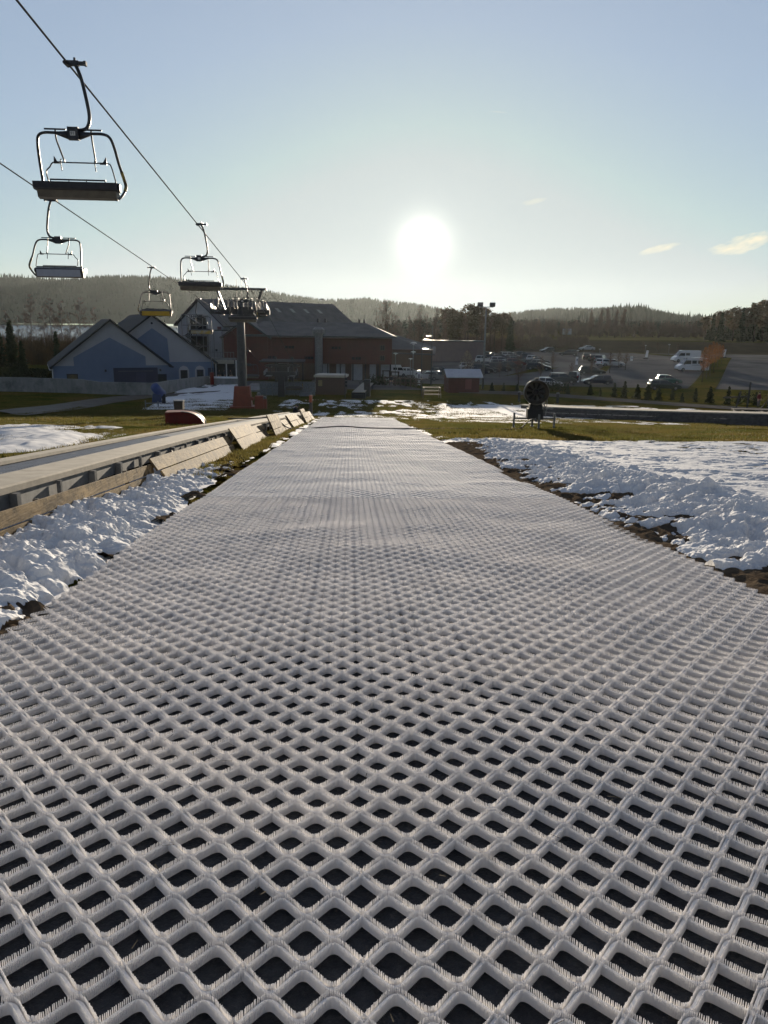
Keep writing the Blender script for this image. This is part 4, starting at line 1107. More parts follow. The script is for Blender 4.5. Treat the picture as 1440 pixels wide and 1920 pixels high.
# blue snow gun by the concrete wall
p = ground(297, 764)
t = thing('snow_gun', 'blue snow gun with wrapped barrel in front of the concrete wall', 'snow gun', p, R(15))
m = MB(); m.lathe([(0, -.75), (.42, -.72), (.46, -.2), (.52, .45), (.56, .62), (.0, .60)], 20, (0, 0, 0), 'y'); m.v = [rot(v, R(-38), 0, R(-30))+np.array([.05, 0, 1.62]) for v in m.v]; m.build('barrel', M_BLUE, t, True)
m = MB(); m.box((-.1, 0, .95), (.95, .8, .85), taper=.75); m.build('machine_box', mat('dark_blue_plastic', (.02,.04,.11), (.014,.03,.08), 4, .5), t)
m = MB(); m.box((.55, .1, .85), (.35, .4, .9)); m.build('control_box', M_BLACK, t)
m = MB(); m.bar((-1.2, 0, .42), (1.5, 0, .42), .09, .09); m.bar((0, -.8, .4), (0, .8, .4), .09, .09); m.build('cross_frame', M_STEEL, t)
for x, y in ((-1.2, 0), (1.5, 0), (0, -.8), (0, .8)):
    m = MB(); m.bar((x, y, -.03), (x, y, .7), .1, .1); m.build('leg', M_STEEL, t)
# red quarter round cover and timber post behind the conveyor
p = P(*at_depth(348, 792, 42)[:2])
t = thing('drive_cover', 'red quarter round cover standing behind the conveyor', 'machine cover', p, R(8))
a = np.linspace(0, math.pi/2, 14)
prof = [(-1.0, -.4), (-1.0, .72)]+[(-.15+1.15*math.sin(x), .74*math.cos(x)) for x in a]
m = MB(); m.prism(prof, lambda z: .55); m.build('shell', M_RED, t)
m = MB()
V = [(-.15+1.17*math.sin(x), .76*math.cos(x)) for x in a]
for (x0, z0), (x1, z1) in zip(V[:-1], V[1:]): m.bar((x0, -.58, z0), (x1, -.58, z1), .05, .03); m.bar((x0, .58, z0), (x1, .58, z1), .05, .03)
m.build('rim', M_STEEL, t)
p = P(*at_depth(337, 778, 50)[:2]); t = thing('post', 'square brown timber post behind the red cover', 'post', p)
m = MB(); m.box((0, 0, .6), (.56, .5, 1.2)); m.build('shaft', M_DARKWOOD, t)
m = MB(); m.box((0, 0, 1.24), (.62, .56, .08)); m.build('cap', M_STEEL, t)
# ================================================================== BUILDINGS
def frame2(o, az):
    """local frame: X along the facade (to the right), Y away from the camera; rotation for an object whose depth axis has azimuth az"""
    return -az

def window(par, c, w, h, nrm='-y', m_frame=None, m_pane=None, bars=1, depth=.08):
    """window lying in the plane y = c[1] (facing -y) or x = c[0] (facing -x)"""
    f = MB(); t = .09
    x, y, z = c
    def bx(dx, dz, sx, sz):
        if nrm == '-y': f.box((x+dx, y-.02, z+dz), (sx, depth, sz))
        else: f.box((x-.02 if nrm == '-x' else x+.02, y+dx, z+dz), (depth, sx, sz))
    bx(0, h/2, w+t, t); bx(0, -h/2, w+t, t); bx(-w/2, 0, t, h-t); bx(w/2, 0, t, h-t)
    for k in range(bars): bx(-w/2+w*(k+1)/(bars+1), 0, t*.6, h-t)
    fo = f.build('window', m_frame or M_WHITE, par)
    p = MB()
    if nrm == '-y': p.box((x, y-.012, z), (w-.02, .02, h-.02))
    else: p.box((x-.012 if nrm == '-x' else x+.012, y, z), (.02, w-.02, h-.02))
    p.build('pane', m_pane or M_GLASS, fo)
    return fo

def gable_house(par, W, L, he, hr, over=.5, mw=None, mr=None, x0=0.0, y0=0.0, hip=0.0, thick=.22):
    """gable faces -y; ridge along y. returns nothing; adds wall and roof parts"""
    m = MB()
    V = [(x0-W/2, y0, 0), (x0+W/2, y0, 0), (x0+W/2, y0, he), (x0, y0, hr), (x0-W/2, y0, he)]
    B = [(x, y0+L, z) for x, y, z in V]
    m.add(np.array(V+B), [np.arange(5), np.arange(5, 10)[::-1].copy(), np.array([0, 4, 9, 5]), np.array([1, 6, 7, 2])])
    m.build('wall', mw, par)
    sl_ = (hr-he)/(W/2)
    m = MB()
    for s in (-1, 1):
        e = (x0+s*(W/2+over), he-sl_*over+.05); r = (x0, hr+.05)
        nx, nz = s*sl_/math.hypot(1, sl_)*thick, 1/math.hypot(1, sl_)*thick
        a = [(e[0], y0-over, e[1]), (r[0], y0-over+hip, r[1]), (r[0], y0+L+over, r[1]), (e[0], y0+L+over, e[1])]
        b = [(p[0]+(nx if k in (0, 3) else 0), p[1], p[2]+(nz if k in (0, 3) else thick*math.hypot(1, sl_))) for k, p in enumerate(a)]
        m.add(np.array(a+b), np.array([[3,2,1,0],[4,5,6,7],[0,1,5,4],[1,2,6,5],[2,3,7,6],[3,0,4,7]]))
    m.build('roof', mr, par)

# ---- blue and grey gable house
AZ = R(-24)
def place(px, py, d): 
    q = at_depth(px, py, d); return P(q[0], q[1])
o1 = place(212, 690, 104)
bh = thing('gable_house', 'blue and grey house with two steep gables behind the concrete wall', 'house', o1, -AZ)
W1, HE1, HR1 = 14.6, 2.9, 8.7
gable_house(bh, W1, 13.5, HE1, HR1, .55, M_GREYWALL, M_ROOF, 0, 0)
m = MB(); m.box((0, -.06, HE1/2), (W1+.02, .12, HE1))                       # blue lower storey, proud of the wall
m.prism([(-4.9, HE1), (4.3, HE1), (4.3, 4.1), (-.2, 6.6), (-4.9, 4.0)], lambda z: .06); m.v[-1][:, 1] -= .06
m.build('blue_band', M_BLUEWALL, bh)
m = MB(); m.box((-W1/2-.06, 6.7, HE1/2), (.12, 13.4, HE1-.06)); m.build('side_wall', M_BLUEWALL, bh)
m = MB(); m.box((2.9, -.16, 1.35), (5.8, .12, 2.5)); so_ = m.build('shutter_door', M_SHUTTER, bh)
m = MB(); m.box((3.55, -.235, 1.0), (1.3, .03, 1.9)); m.build('wicket_door', mat('navy_door', (.03,.035,.08), None, 3, .4), so_)
m = MB(); m.box((2.9, -.235, 2.15), (4.6, .02, .05)); m.build('rail', M_STEEL, so_)
for c in (-1.0, 6.4-.2): 
    m = MB(); m.box((c if c < 0 else 6.15, -.25, 2.25), (.22, .3, .3)); m.build('wall_lamp', M_BLACK, bh)
M_WINLIT = mat('painted_amber_reflection', (.16,.13,.07), (.09,.08,.06), 1.5, .1)  # amber reflection painted as the pane's base colour
window(bh, (-5.2, -.13, 1.15), 1.3, 1.35, m_frame=M_BLACK, m_pane=M_WINLIT, bars=0)
window(bh, (6.6-.3, -.13, 1.0), 1.3, 1.35, m_frame=M_SHUTTER, bars=0)
m = MB(); m.bar((-W1/2-.6, -.7, HE1-.45), (-W1/2-.6, 13.5, HE1-.45), .14, .12); m.bar((-W1/2-.3, -.2, 0), (-W1/2-.3, -.2, HE1-.4), .09, .09); m.bar((-W1/2-.6, -.2, HE1-.45), (-W1/2-.3, -.2, HE1-.5), .09, .09); m.build('gutter', M_WHITE, bh)
X2, Y2, W2, HE2, HR2 = 6.5, 8.6, 17.6, 2.9, 9.5
b2_ = MB()
V = [(X2-W2/2, Y2, 0), (X2+W2/2, Y2, 0), (X2+W2/2, Y2, HE2), (X2, Y2, HR2), (X2-W2/2, Y2, HE2)]
Bk = [(x, Y2+28, z) for x, y, z in V]
b2_.add(np.array(V+Bk), [np.arange(5), np.arange(5, 10)[::-1].copy(), np.array([0, 4, 9, 5]), np.array([1, 6, 7, 2])])
b2_.build('rear_wall', M_GREYWALL, bh)
m = MB(); sl_ = (HR2-HE2)/(W2/2)
for s in (-1, 1):
    over = .5; e = (X2+s*(W2/2+over), HE2-sl_*over+.05); r = (X2, HR2+.05); th = .24
    a = [(e[0], Y2-.5, e[1]), (r[0], Y2-.5, r[1]), (r[0], Y2+28.5, r[1]), (e[0], Y2+28.5, e[1])]
    bq = [(p[0]+(s*sl_/math.hypot(1, sl_)*th if k in (0, 3) else 0), p[1], p[2]+(th/math.hypot(1, sl_) if k in (0, 3) else th*math.hypot(1, sl_))) for k, p in enumerate(a)]
    m.add(np.array(a+bq), np.array([[3,2,1,0],[4,5,6,7],[0,1,5,4],[1,2,6,5],[2,3,7,6],[3,0,4,7]]))
m.build('rear_roof', M_ROOF, bh)
m = MB(); m.box((X2, Y2-.06, HE2/2), (W2+.02, .12, HE2))
m.prism([(X2-2.3, HE2), (X2+2.3, HE2), (X2+2.1, 6.3), (X2, 7.8), (X2-2.1, 6.3)], lambda z: .06); m.v[-1][:, 1] += Y2-.06
m.build('rear_blue_band', M_BLUEWALL, bh)
for x in (X2+4.3, X2+6.7):
    m = MB(); m.prism([(x-.75, .1), (x+.75, .1), (x+.75, 1.7), (x+.5, 2.15), (x, 2.35), (x-.5, 2.15), (x-.75, 1.7)], lambda z: .03); m.v[-1][:, 1] += Y2-.14
    m.build('arched_surround', M_PALEWALL, bh)
window(bh, (X2+4.3, Y2-.18, 1.0), .95, 1.3, m_frame=M_BLACK, bars=0); window(bh, (X2+6.7, Y2-.18, 1.2), .95, 1.0, m_frame=M_SHUTTER, bars=1)
m = MB(); m.box((X2+8.3, Y2-.17, 1.0), (.8, .1, 2.0)); m.build('door', M_SHUTTER, bh)
m = MB(); m.lathe([(0, 0), (.16, 0), (.16, .05), (0, .05)], 12, (X2, Y2-.1, 8.5), 'y'); m.build('vent', M_BLACK, bh)

# ---- concrete retaining wall, its low kink and the sunlit return
t = thing('concrete_wall', 'weathered concrete retaining wall with a sloping end in front of the blue house', 'wall')
def wallseg(m, pts, th=.3):
    for (a, ha), (b, hb) in zip(pts[:-1], pts[1:]):
        a = np.asarray(a, float); b = np.asarray(b, float); d = b-a; n = np.array([-d[1], d[0], 0]); n /= np.linalg.norm(n); n *= th
        za = np.array([0, 0, ha]); zb = np.array([0, 0, hb]); dn = np.array([0, 0, -.4])
        m.add(np.array([a+dn, b+dn, b+n+dn, a+n+dn, a+za, b+zb, b+n+zb, a+n+za]), np.array([[0,3,2,1],[4,5,6,7],[0,1,5,4],[1,2,6,5],[2,3,7,6],[3,0,4,7]]))
wl = [(ground(-60, 732), 1.75), (ground(60, 735), 1.75), (ground(152, 737.5), 1.72), (ground(186, 739), 1.48), (ground(290, 742.5), 1.55)]
m = MB(); wallseg(m, wl); m.build('front_wall', M_CONC, t)
wl2 = [(ground(290, 742.5)+np.array([.02, 0, 0]), 1.56), (ground(345, 731), 1.45), (ground(372, 725), 1.35), (ground(394, 719), 1.1)]
m = MB(); wallseg(m, wl2); m.build('return_wall', M_CONC, t)

# ---- hotel with steep grey roof
AZH = R(36)
oh = place(376, 640, 132)
ht = thing('hotel', 'tall pale hotel with grey roof and skylights behind the lift tower', 'hotel', oh, -AZH)
HWH, LH, HEH, HRH = 11.5, 35.0, 8.3, 12.3
gable_house(ht, HWH, LH, HEH, HRH, .5, M_PALEWALL, M_ROOFGREY)
for k in range(6):
    m = MB(); f = .30; x = HWH/2*(1-.62)+.0; z = HEH+(HRH-HEH)*.62+.42
    sl_ = (HRH-HEH)/(HWH/2); m.box((HWH/2*.40, 9+k*3.9, HRH-sl_*HWH/2*.40+.34), (1.2, .8, .08), ry=math.atan(sl_)); m.build('skylight', M_STEEL, ht)
m = MB(); m.box((HWH/2*.68, 9.0, HRH-(HRH-HEH)*.68+.55), (1.6, 5.0, .7)); m.build('dormer', M_ROOF, ht)
m = MB(); m.bar((0, LH-3, HRH+.3), (0, LH-3, HRH+1.4), .08, .08); m.bar((-.4, LH-3, HRH+1.2), (.4, LH-3, HRH+1.2), .3, .2); m.build('antenna', M_DARKSTEEL, ht)
M_POSTER = mat('dark_red_poster', (.16,.035,.03), (.10,.09,.09), 1.3, .6, detail=0)
for x, z in ((-2.2, 9.2), (.3, 6.9), (.3, 4.3), (3.2, 6.9), (3.2, 4.3), (-2.5, 6.6)):
    window(ht, (x, -.0, z), .95, 1.35, m_frame=M_WHITE)
m = MB(); m.box((4.9, -.05, 7.3), (.9, .1, 1.5)); m.build('poster', M_POSTER, ht)
for y in np.arange(2.2, 12, 3.0):
    for z in (6.6, 3.9): window(ht, (HWH/2, y, z), 1.1, 1.4, nrm='+x')
# white lift shaft volume in front
t = thing('lift_shaft', 'plain pale wall block of the hotel rising beside the steel stair tower', 'building', place(397, 680, 124), R(-8))
m = MB(); m.box((0, 1.6, 3.7), (3.9, 3.2, 7.4)); m.build('wall', M_PALEWALL, t)
m = MB(); m.box((0, 1.6, 7.5), (4.1, 3.4, .18)); m.build('roof', M_ROOFGREY, t)
m = MB(); m.bar((.55, -.06, 0), (.55, -.06, 7.3), .10, .08); m.bar((1.9, -.06, 0), (1.9, -.06, 7.3), .10, .08); m.build('downpipe', M_STEEL, t)
m = MB(); m.box((.9, -.04, 4.4), (.35, .08, .35)); m.build('vent', M_DARKSTEEL, t)
# steel stair tower
t = thing('stair_tower', 'open steel stair tower with mesh sides beside the pale hotel wall', 'stair tower', place(364, 690, 121), R(-4))
m = MB(); HT_ = 9.9
for x in (-1.65, -.6, .6, 1.65):
    for y in (0, 2.6): m.bar((x, y, 0), (x, y, HT_), .10, .10)
for z in np.linspace(.2, HT_-.05, 7):
    for y in (0, 2.6): m.bar((-1.7, y, z), (1.7, y, z), .09, .12)
    for x in (-1.65, 1.65): m.bar((x, 0, z), (x, 2.6, z), .09, .12)
m.build('frame', M_STEEL, t)
m = MB()
for k, z in enumerate(np.linspace(.2, HT_-.05, 7)[:-1]):
    m.box((0, 1.3, z+.05), (3.2, 2.4, .06)); dz = (HT_-.25)/6
    a, b = ((-1.2, 1.2), (1.2, -1.2))[k % 2]; m.bar((a, .5, z+.1), (b, .5, z+dz), .9, .12)
m.build('stairs', M_DARKSTEEL, t)
m = MB()
for z0, z1 in ((1.0, 3.6), (4.2, 6.6), (7.2, 9.4)): m.box((.2, 2.5, (z0+z1)/2), (2.6, .05, z1-z0))
m.build('mesh_screen', M_ROOF, t)

# ---- long red building
rb0 = place(603, 700, 122)
rb = thing('red_building', 'long red boarded building with low grey roof and white ground floor panels', 'building', rb0, R(1))
WR, DR, HER, HRR = 22.0, 15.0, 6.9, 9.0
XR0, XR1 = -11.2, 11.1
m = MB(); m.box(((XR0+XR1)/2, DR/2, 4.6), (XR1-XR0, DR, 3.9)); m.build('upper_wall', M_REDWOOD, rb)
m = MB(); m.box(((XR0+XR1)/2, DR/2+.6, 1.33), (XR1-XR0-.3, DR-.8, 2.66)); m.build('lower_wall', M_BROWNWALL, rb)
# hipped low roof
ex = .7; y0, y1 = -ex, DR+ex; zr, ze = HRR, HER
V = [(XR0-ex, y0, ze), (XR1+ex, y0, ze), (XR1+ex, y1, ze), (XR0-ex, y1, ze), (XR0+1, DR/2, zr), (XR1-4.2, DR/2, zr)]
V2 = [(x, y, z-.22) for x, y, z in V[:4]]
m = MB(); m.add(np.array(V+V2), [np.array([0, 1, 5, 4]), np.array([2, 3, 4, 5]), np.array([1, 2, 5]), np.array([3, 0, 4]), np.array([[6,7,1,0],[7,8,2,1],[8,9,3,2],[9,6,0,3]]), np.array([9, 8, 7, 6])]); m.build('roof', M_ROOFGREY, rb)
M_PANELW = mat('pale_ground_panel', (.36,.37,.39), (.30,.31,.33), 1, .7)
for k, x in enumerate((-9.6, -6.1, .3, 3.0, 5.6, 8.1, 10.1)):
    m = MB(); m.box((x, .93, 1.3), ((2.0, 1.6, 1.7, 1.4, 1.7, 1.0, 1.4)[k], .1, 2.5)); m.build('ground_panel', M_PANELW, rb)
for x in np.linspace(-10.9, 10.9, 12):
    m = MB(); m.bar((x, .08, 0), (x, .08, 2.64), .2, .2); m.build('column', M_ROOF, rb)
for x in np.linspace(-10.5, 10.6, 9):
    m = MB(); m.bar((x, -.04, 2.7), (x, -.04, 6.3), .07, .06); m.build('batten', M_MAROON, rb)
for z in (3.6, 5.2): window(rb, (9.6, -.0, z), .7, .8, m_frame=M_BROWNWALL)
for x, z in ((-8, 3.5), (-5, 5.1), (-2, 3.5), (2.3, 5.1), (5.5, 3.5)): window(rb, (x, 0, z), 1.5, .5, m_frame=M_MAROON, bars=2)
for k in range(4):
    m = MB(); m.box((4.2+k*.8 if k > 1 else -1+k*1.2, DR/2-.5, HRR+.25), (.3, .4, .6)); m.build('roof_vent', M_DARKSTEEL, rb)
# red gabled entrance wing at its left, with terrace
t = thing('entrance_wing', 'red gabled wing with balcony and beige sign board over the hotel entrance', 'building', place(452, 700, 121), R(4))
gable_house(t, 6.8, 9, 6.6, 9.0, .5, M_REDWOOD, M_ROOFGREY, .8, .5)
m = MB(); m.box((-3.0, -.8, 3.25), (4.6, 2.6, .22)); m.build('balcony_floor', M_CONC, t)
m = MB()
for x in np.linspace(-5.2, -.8, 10): m.bar((x, -2.05, 3.36), (x, -2.05, 4.3), .05, .05)
m.bar((-5.25, -2.05, 4.3), (-.75, -2.05, 4.3), .07, .07); m.build('railing', M_STEEL, t)
m = MB(); m.box((-2.4, -2.2, 2.85), (3.3, .12, .55)); m.build('sign_board', mat('beige_sign', (.36,.33,.26), None, 3, .6), t)
m = MB(); m.box((-2.6, .3, 1.5), (4.8, .08, 2.9)); m.build('glass_front', M_GLASS, t)
for x in (-5.1, -3.6, -2.0, -.5):
    m = MB(); m.bar((x, -1.9, 0), (x, -1.9, 3.14), .16, .16); m.build('column', M_WHITE, t)
t = thing('snow_wall', 'low pale snow covered ledge in front of the hotel entrance', 'ledge', place(424, 716, 112), R(3))
m = MB(); m.box((0, 0, .45), (4.4, 1.6, .9)); m.build('base', M_CONC, t)
m = MB(); m.box((0, 0, .98), (4.5, 1.7, .16)); m.build('snow_cap', M_SNOW, t)
# free standing exhaust stack
t = thing('exhaust_stack', 'pale octagonal exhaust stack standing in front of the red building', 'chimney', place(598, 697, 119))
m = MB(); m.lathe([(.62, 0), (.62, 7.1), (0, 7.1)], 8); m.build('shaft', M_STEEL, t)
m = MB(); m.lathe([(.62, 7.1), (.95, 7.35), (.95, 7.9), (.6, 8.2), (0, 8.2)], 8); m.build('cap', M_STEEL, t)
# brown kiosk
t = thing('kiosk', 'brown flat roofed kiosk with one window beside the lift station', 'kiosk', place(619, 735, 98), R(-3))
m = MB(); m.box((0, 1.5, 1.1), (3.7, 3.0, 2.2)); m.build('wall', M_BROWNWALL, t)
m = MB(); m.box((0, 1.45, 2.32), (4.1, 3.5, .26)); m.box((0, 1.45, 2.47), (3.7, 3.1, .06)); m.build('roof', mat('pale_fascia', (.45,.40,.32), None, 4, .5), t)
window(t, (-1.25, -.0, 1.45), .62, .85, m_frame=M_DARKWOOD, m_pane=mat('light_tinted_glass', (.30,.24,.13), None, 3, .15), bars=0)  # light showing in the window put into the pane colour
p = ground(647, 747); t = thing('traffic_light', 'slim signal post with stacked lamps at the right corner of the kiosk', 'signal post', p)
m = MB(); m.bar((0, 0, 0), (0, 0, 2.9), .10, .10); m.build('pole', M_DARKSTEEL, t)
for z in (1.55, 1.95, 2.35):
    m = MB(); m.box((.12, -.05, z), (.28, .25, .3)); m.build('lamp_box', M_BLACK, t)
# low sheds right of the red building
t = thing('shed_building', 'low grey shed with broad roof right of the red building', 'building', place(768, 700, 148), R(-4))
m = MB(); m.box((0, 4, 2.0), (8.6, 8, 4.0)); m.build('wall', M_BROWNWALL, t)
V = [(-4.8, -.5, 3.6), (5.4, -.5, 2.9), (5.4, 8.5, 3.2), (-4.8, 8.5, 6.8), (-1.0, 8.5, 7.0), (-3.2, 3.5, 6.2)]
m = MB(); m.add(np.array([(-4.6, -.4, 3.4), (4.8, -.4, 3.2), (4.8, 8.4, 4.4), (-4.6, 8.4, 6.9), (-4.6, -.4, 3.2), (4.8, -.4, 3.0), (4.8, 8.4, 4.2), (-4.6, 8.4, 6.7)]), np.array([[0,1,2,3],[7,6,5,4],[0,4,5,1],[1,5,6,2],[2,6,7,3],[3,7,4,0]])); m.build('roof', M_ROOFGREY, t)
m = MB(); m.box((-4.05, -.1, 3.9), (.9, .2, 1.9)); m.build('white_panel', M_PANELW, t)
t = thing('shed_building', 'flat roofed grey hall behind the maroon hut and the parked cars', 'building', place(850, 690, 168), R(-3))
m = MB(); m.box((0, 4, 2.1), (13, 8, 4.2)); m.build('wall', mat('mauve_wall', (.17,.13,.13), (.14,.11,.115), 1, .8), t)
m = MB(); m.box((0, 4, 4.32), (13.6, 8.6, .22)); m.build('roof', M_ROOFGREY, t)
# maroon hut
t = thing('hut', 'small maroon wooden hut with pale tin roof', 'hut', place(870, 735, 103.5), R(6))
m = MB(); m.prism([(-2.15, 0), (2.05, 0), (2.05, 2.15), (-2.15, 2.15)], lambda z: 1.7); m.v[-1][:, 1] += 1.7
m.prism([(0.02, 2.15), (3.38, 2.15), (1.7, 2.9)], lambda z: 2.05); m.v[-1] = m.v[-1][:, [1, 0, 2]]*np.array([1, 1, 1])
m.build('wall', M_MAROON, t)
m = MB()
for s in (-1, 1):
    y_e, y_r = (1.7+s*2.1), 1.7
    a = np.array([(-2.5, y_e, 2.0), (2.5, y_e, 2.0), (2.5, y_r, 2.98), (-2.5, y_r, 2.98)]); bq = a+np.array([0, 0, .10])
    m.add(np.concatenate([a, bq]), np.array([[3,2,1,0],[4,5,6,7],[0,1,5,4],[1,2,6,5],[2,3,7,6],[3,0,4,7]]))
m.build('roof', mat('tin_roof', (.42,.43,.46), (.34,.35,.38), 1, .45, .3), t)  # whitish blue of the lit roof put into the sheet colour
m = MB(); m.box((.55, -.05, 1.15), (.85, .1, 1.3)); m.build('door', mat('faded_red_door', (.20,.06,.055), None, 3, .8), t)

# small white board in the distant field
p = place(1062, 640, 300); t = thing('sign_board', 'pale weathered board standing in the far field', 'sign', p)
m = MB(); m.box((0, 0, 2.0), (3.4, .15, 2.2)); m.build('panel', M_WHITE, t)
for x in (-1.4, 1.4):
    m = MB(); m.bar((x, .12, 0), (x, .12, 2.6), .15, .15); m.build('leg', M_DARKWOOD, t)
# ================================================================== TREES
def seg_tubes(A, B, ra, rb, n=3):
    """many tapered prisms at once: A,B (k,3), ra,rb (k)"""
    A = np.asarray(A); B = np.asarray(B); d = B-A; L = np.linalg.norm(d, axis=1, keepdims=True); d = d/np.maximum(L, 1e-6)
    up = np.where(np.abs(d[:, 2:3]) < .9, np.array([[0, 0, 1.0]]), np.array([[1.0, 0, 0]]))
    s = np.cross(d, up); s /= np.maximum(np.linalg.norm(s, axis=1, keepdims=True), 1e-6); t = np.cross(d, s)
    V = []
    for P0, r in ((A, ra), (B, rb)):
        for k in range(n):
            a = k*2*math.pi/n; V.append(P0+(s*math.cos(a)+t*math.sin(a))*np.asarray(r)[:, None])
    V = np.stack(V, 1); k_ = len(A); b = np.arange(k_)*2*n
    F = [np.stack([b+i, b+(i+1) % n, b+n+(i+1) % n, b+n+i], 1) for i in range(n)]
    return V.reshape(-1, 3), np.concatenate(F)

def bare_tree(name, h, seed, bark, twig, spread=.38, droop=.0, first=.18, nb=30, n2=9, n3=6, tr=.02, up=.75, tk=1.0):
    rg = np.random.default_rng(seed)
    tz = np.linspace(0, h*.97, 9); tx = np.cumsum(rg.normal(0, h*.008, 9)); ty = np.cumsum(rg.normal(0, h*.008, 9)); tx[0] = ty[0] = 0
    trunk = np.stack([tx, ty, tz], 1)
    root = thing(name, None, None)
    m = MB(); m.tube(trunk, np.linspace(h*tr, h*.003, 9), 7); m.build('trunk', bark, root, True)
    A, B, RA, RB = [], [], [], []
    def addp(p, q, r0, r1): A.append(p); B.append(q); RA.append(r0); RB.append(r1)
    for k in range(nb):
        f = first+(1-first)*((k+rg.random())/nb); z = h*.97*f
        p = np.array([np.interp(z, tz, tx), np.interp(z, tz, ty), z]); a = rg.uniform(0, 6.283)
        Lb = h*spread*(1-f)**.6*rg.uniform(.6, 1.1)+h*.03; el = up*rg.uniform(.7, 1.2)
        d = np.array([math.cos(a)*math.cos(el), math.sin(a)*math.cos(el), math.sin(el)])
        pts = [p]
        for j in range(4):
            d = d+rg.normal(0, .10, 3)+np.array([0, 0, -.10 if droop else .06]); d /= np.linalg.norm(d); pts.append(pts[-1]+d*Lb/4)
        r0 = max(h*.0045*(1-f*.6), .012)
        for j in range(4): addp(pts[j], pts[j+1], r0*(1-j*.2), r0*(1-(j+1)*.2))
        for q in range(n2):
            g_ = rg.uniform(.2, 1.0)*4; j = min(int(g_), 3); pp = pts[j]+(pts[j+1]-pts[j])*(g_-j)
            dd = d*.5+rg.normal(0, .6, 3)+np.array([0, 0, .25-droop]); dd /= np.linalg.norm(dd); l2 = Lb*rg.uniform(.25, .5)
            e = pp+dd*l2; addp(pp, e, r0*.45, r0*.25)
            for w in range(n3):
                ff = rg.uniform(.2, 1); p3 = pp+(e-pp)*ff; d3 = dd*.6+rg.normal(0, .6, 3)+np.array([0, 0, .15-1.6*droop]); d3 /= np.linalg.norm(d3)
                addp(p3, p3+d3*l2*rg.uniform(.35, .8), max(r0*.22, .008), max(r0*.12, .005))
    V, F = seg_tubes(A, B, np.array(RA)*tk, np.array(RB)*tk); m = MB(); m.add(V, F); m.build('crown', twig, root)
    return root

def leaf_quads(C, size, rg, elong=1.6, flat=0.0):
    n = len(C); d = rg.normal(0, 1, (n, 3)); d[:, 2] *= (1-flat); d /= np.linalg.norm(d, axis=1, keepdims=True)
    e = rg.normal(0, 1, (n, 3)); e -= d*(d*e).sum(1, keepdims=True); e /= np.linalg.norm(e, axis=1, keepdims=True)
    s = size*rg.uniform(.6, 1.3, (n, 1))
    V = np.stack([C-d*s*elong/2, C+e*s/2, C+d*s*elong/2, C-e*s/2], 1)
    return V.reshape(-1, 3), np.arange(n*4).reshape(n, 4)

def spruce(name, h, seed, wide=.20, dens=1.0, base=.04, needles=None, leaf=None):
    rg = np.random.default_rng(seed); root = thing(name, None, None)
    m = MB(); m.tube([(0, 0, 0), (0, 0, h*.5), (0, 0, h*.97)], [h*.014, h*.009, h*.002], 7); m.build('trunk', M_BARK, root, True)
    C, V_, F_ = [], [], []
    m = MB(); nw = int(22*dens)+6
    for k in range(nw):
        f = base+(1-base)*k/nw; z = h*f; L = h*wide*(1-f)**.85*rg.uniform(.75, 1.15)+h*.012
        for j in range(rg.integers(6, 9)):
            a = rg.uniform(0, 6.283); Lj = L*rg.uniform(.6, 1.15); dz = -.25*Lj+rg.normal(0, .05)*Lj
            n = max(4, int(13*Lj/(h*wide)*dens)+3)
            t = rg.uniform(.12, 1, n)
            c = np.stack([np.cos(a)*Lj*t, np.sin(a)*Lj*t, z+dz*t*t+.10*Lj*t], 1)+rg.normal(0, Lj*.07, (n, 3)); C.append(c)
    # leader
    C.append(np.stack([rg.normal(0, h*.004, 8), rg.normal(0, h*.004, 8), h*np.linspace(.9, 1.0, 8)], 1))
    C = np.concatenate(C); v, f = leaf_quads(C, leaf or h*.050, rg, 2.0, .45); m.add(v, f); m.build('crown', needles or M_SPRUCE, root)
    return root

def pine(name, h, seed, wide=.22, first=.42, clumps=46, needles=None, bark=None):
    rg = np.random.default_rng(seed); root = thing(name, None, None)
    bend = rg.normal(0, h*.02, 2)
    P0 = [np.array([bend[0]*t*t, bend[1]*t*t, h*.95*t]) for t in np.linspace(0, 1, 7)]
    m = MB(); m.tube(P0, np.linspace(h*.016, h*.004, 7), 7); m.build('trunk', bark or M_BARK, root, True)
    C, A, B = [], [], []
    for k in range(clumps):
        f = first+(1-first)*rg.random()**.85; t = f; p = np.array([bend[0]*t*t, bend[1]*t*t, h*.95*t]); a = rg.uniform(0, 6.283)
        L = h*wide*(.35+.65*math.sin(math.pi*min(1, (1-f)/(1-first)*.80+.12)))*rg.uniform(.35, 1.1)
        e = p+np.array([math.cos(a)*L, math.sin(a)*L, L*rg.uniform(.05, .45)]); A.append(p-np.array([0, 0, L*.15])); B.append(e)
        r = h*.05*rg.uniform(.6, 1.25); n = 34
        C.append(e+rg.normal(0, 1, (n, 3))*np.array([r, r, r*.5]))
    C = np.concatenate(C); m = MB(); v, f = leaf_quads(C, h*.030, rg, 1.9, .3); m.add(v, f)
    V, F = seg_tubes(A, B, np.full(len(A), h*.004), np.full(len(A), h*.002)); m.add(V, F)
    m.build('crown', needles or M_PINE, root)
    return root

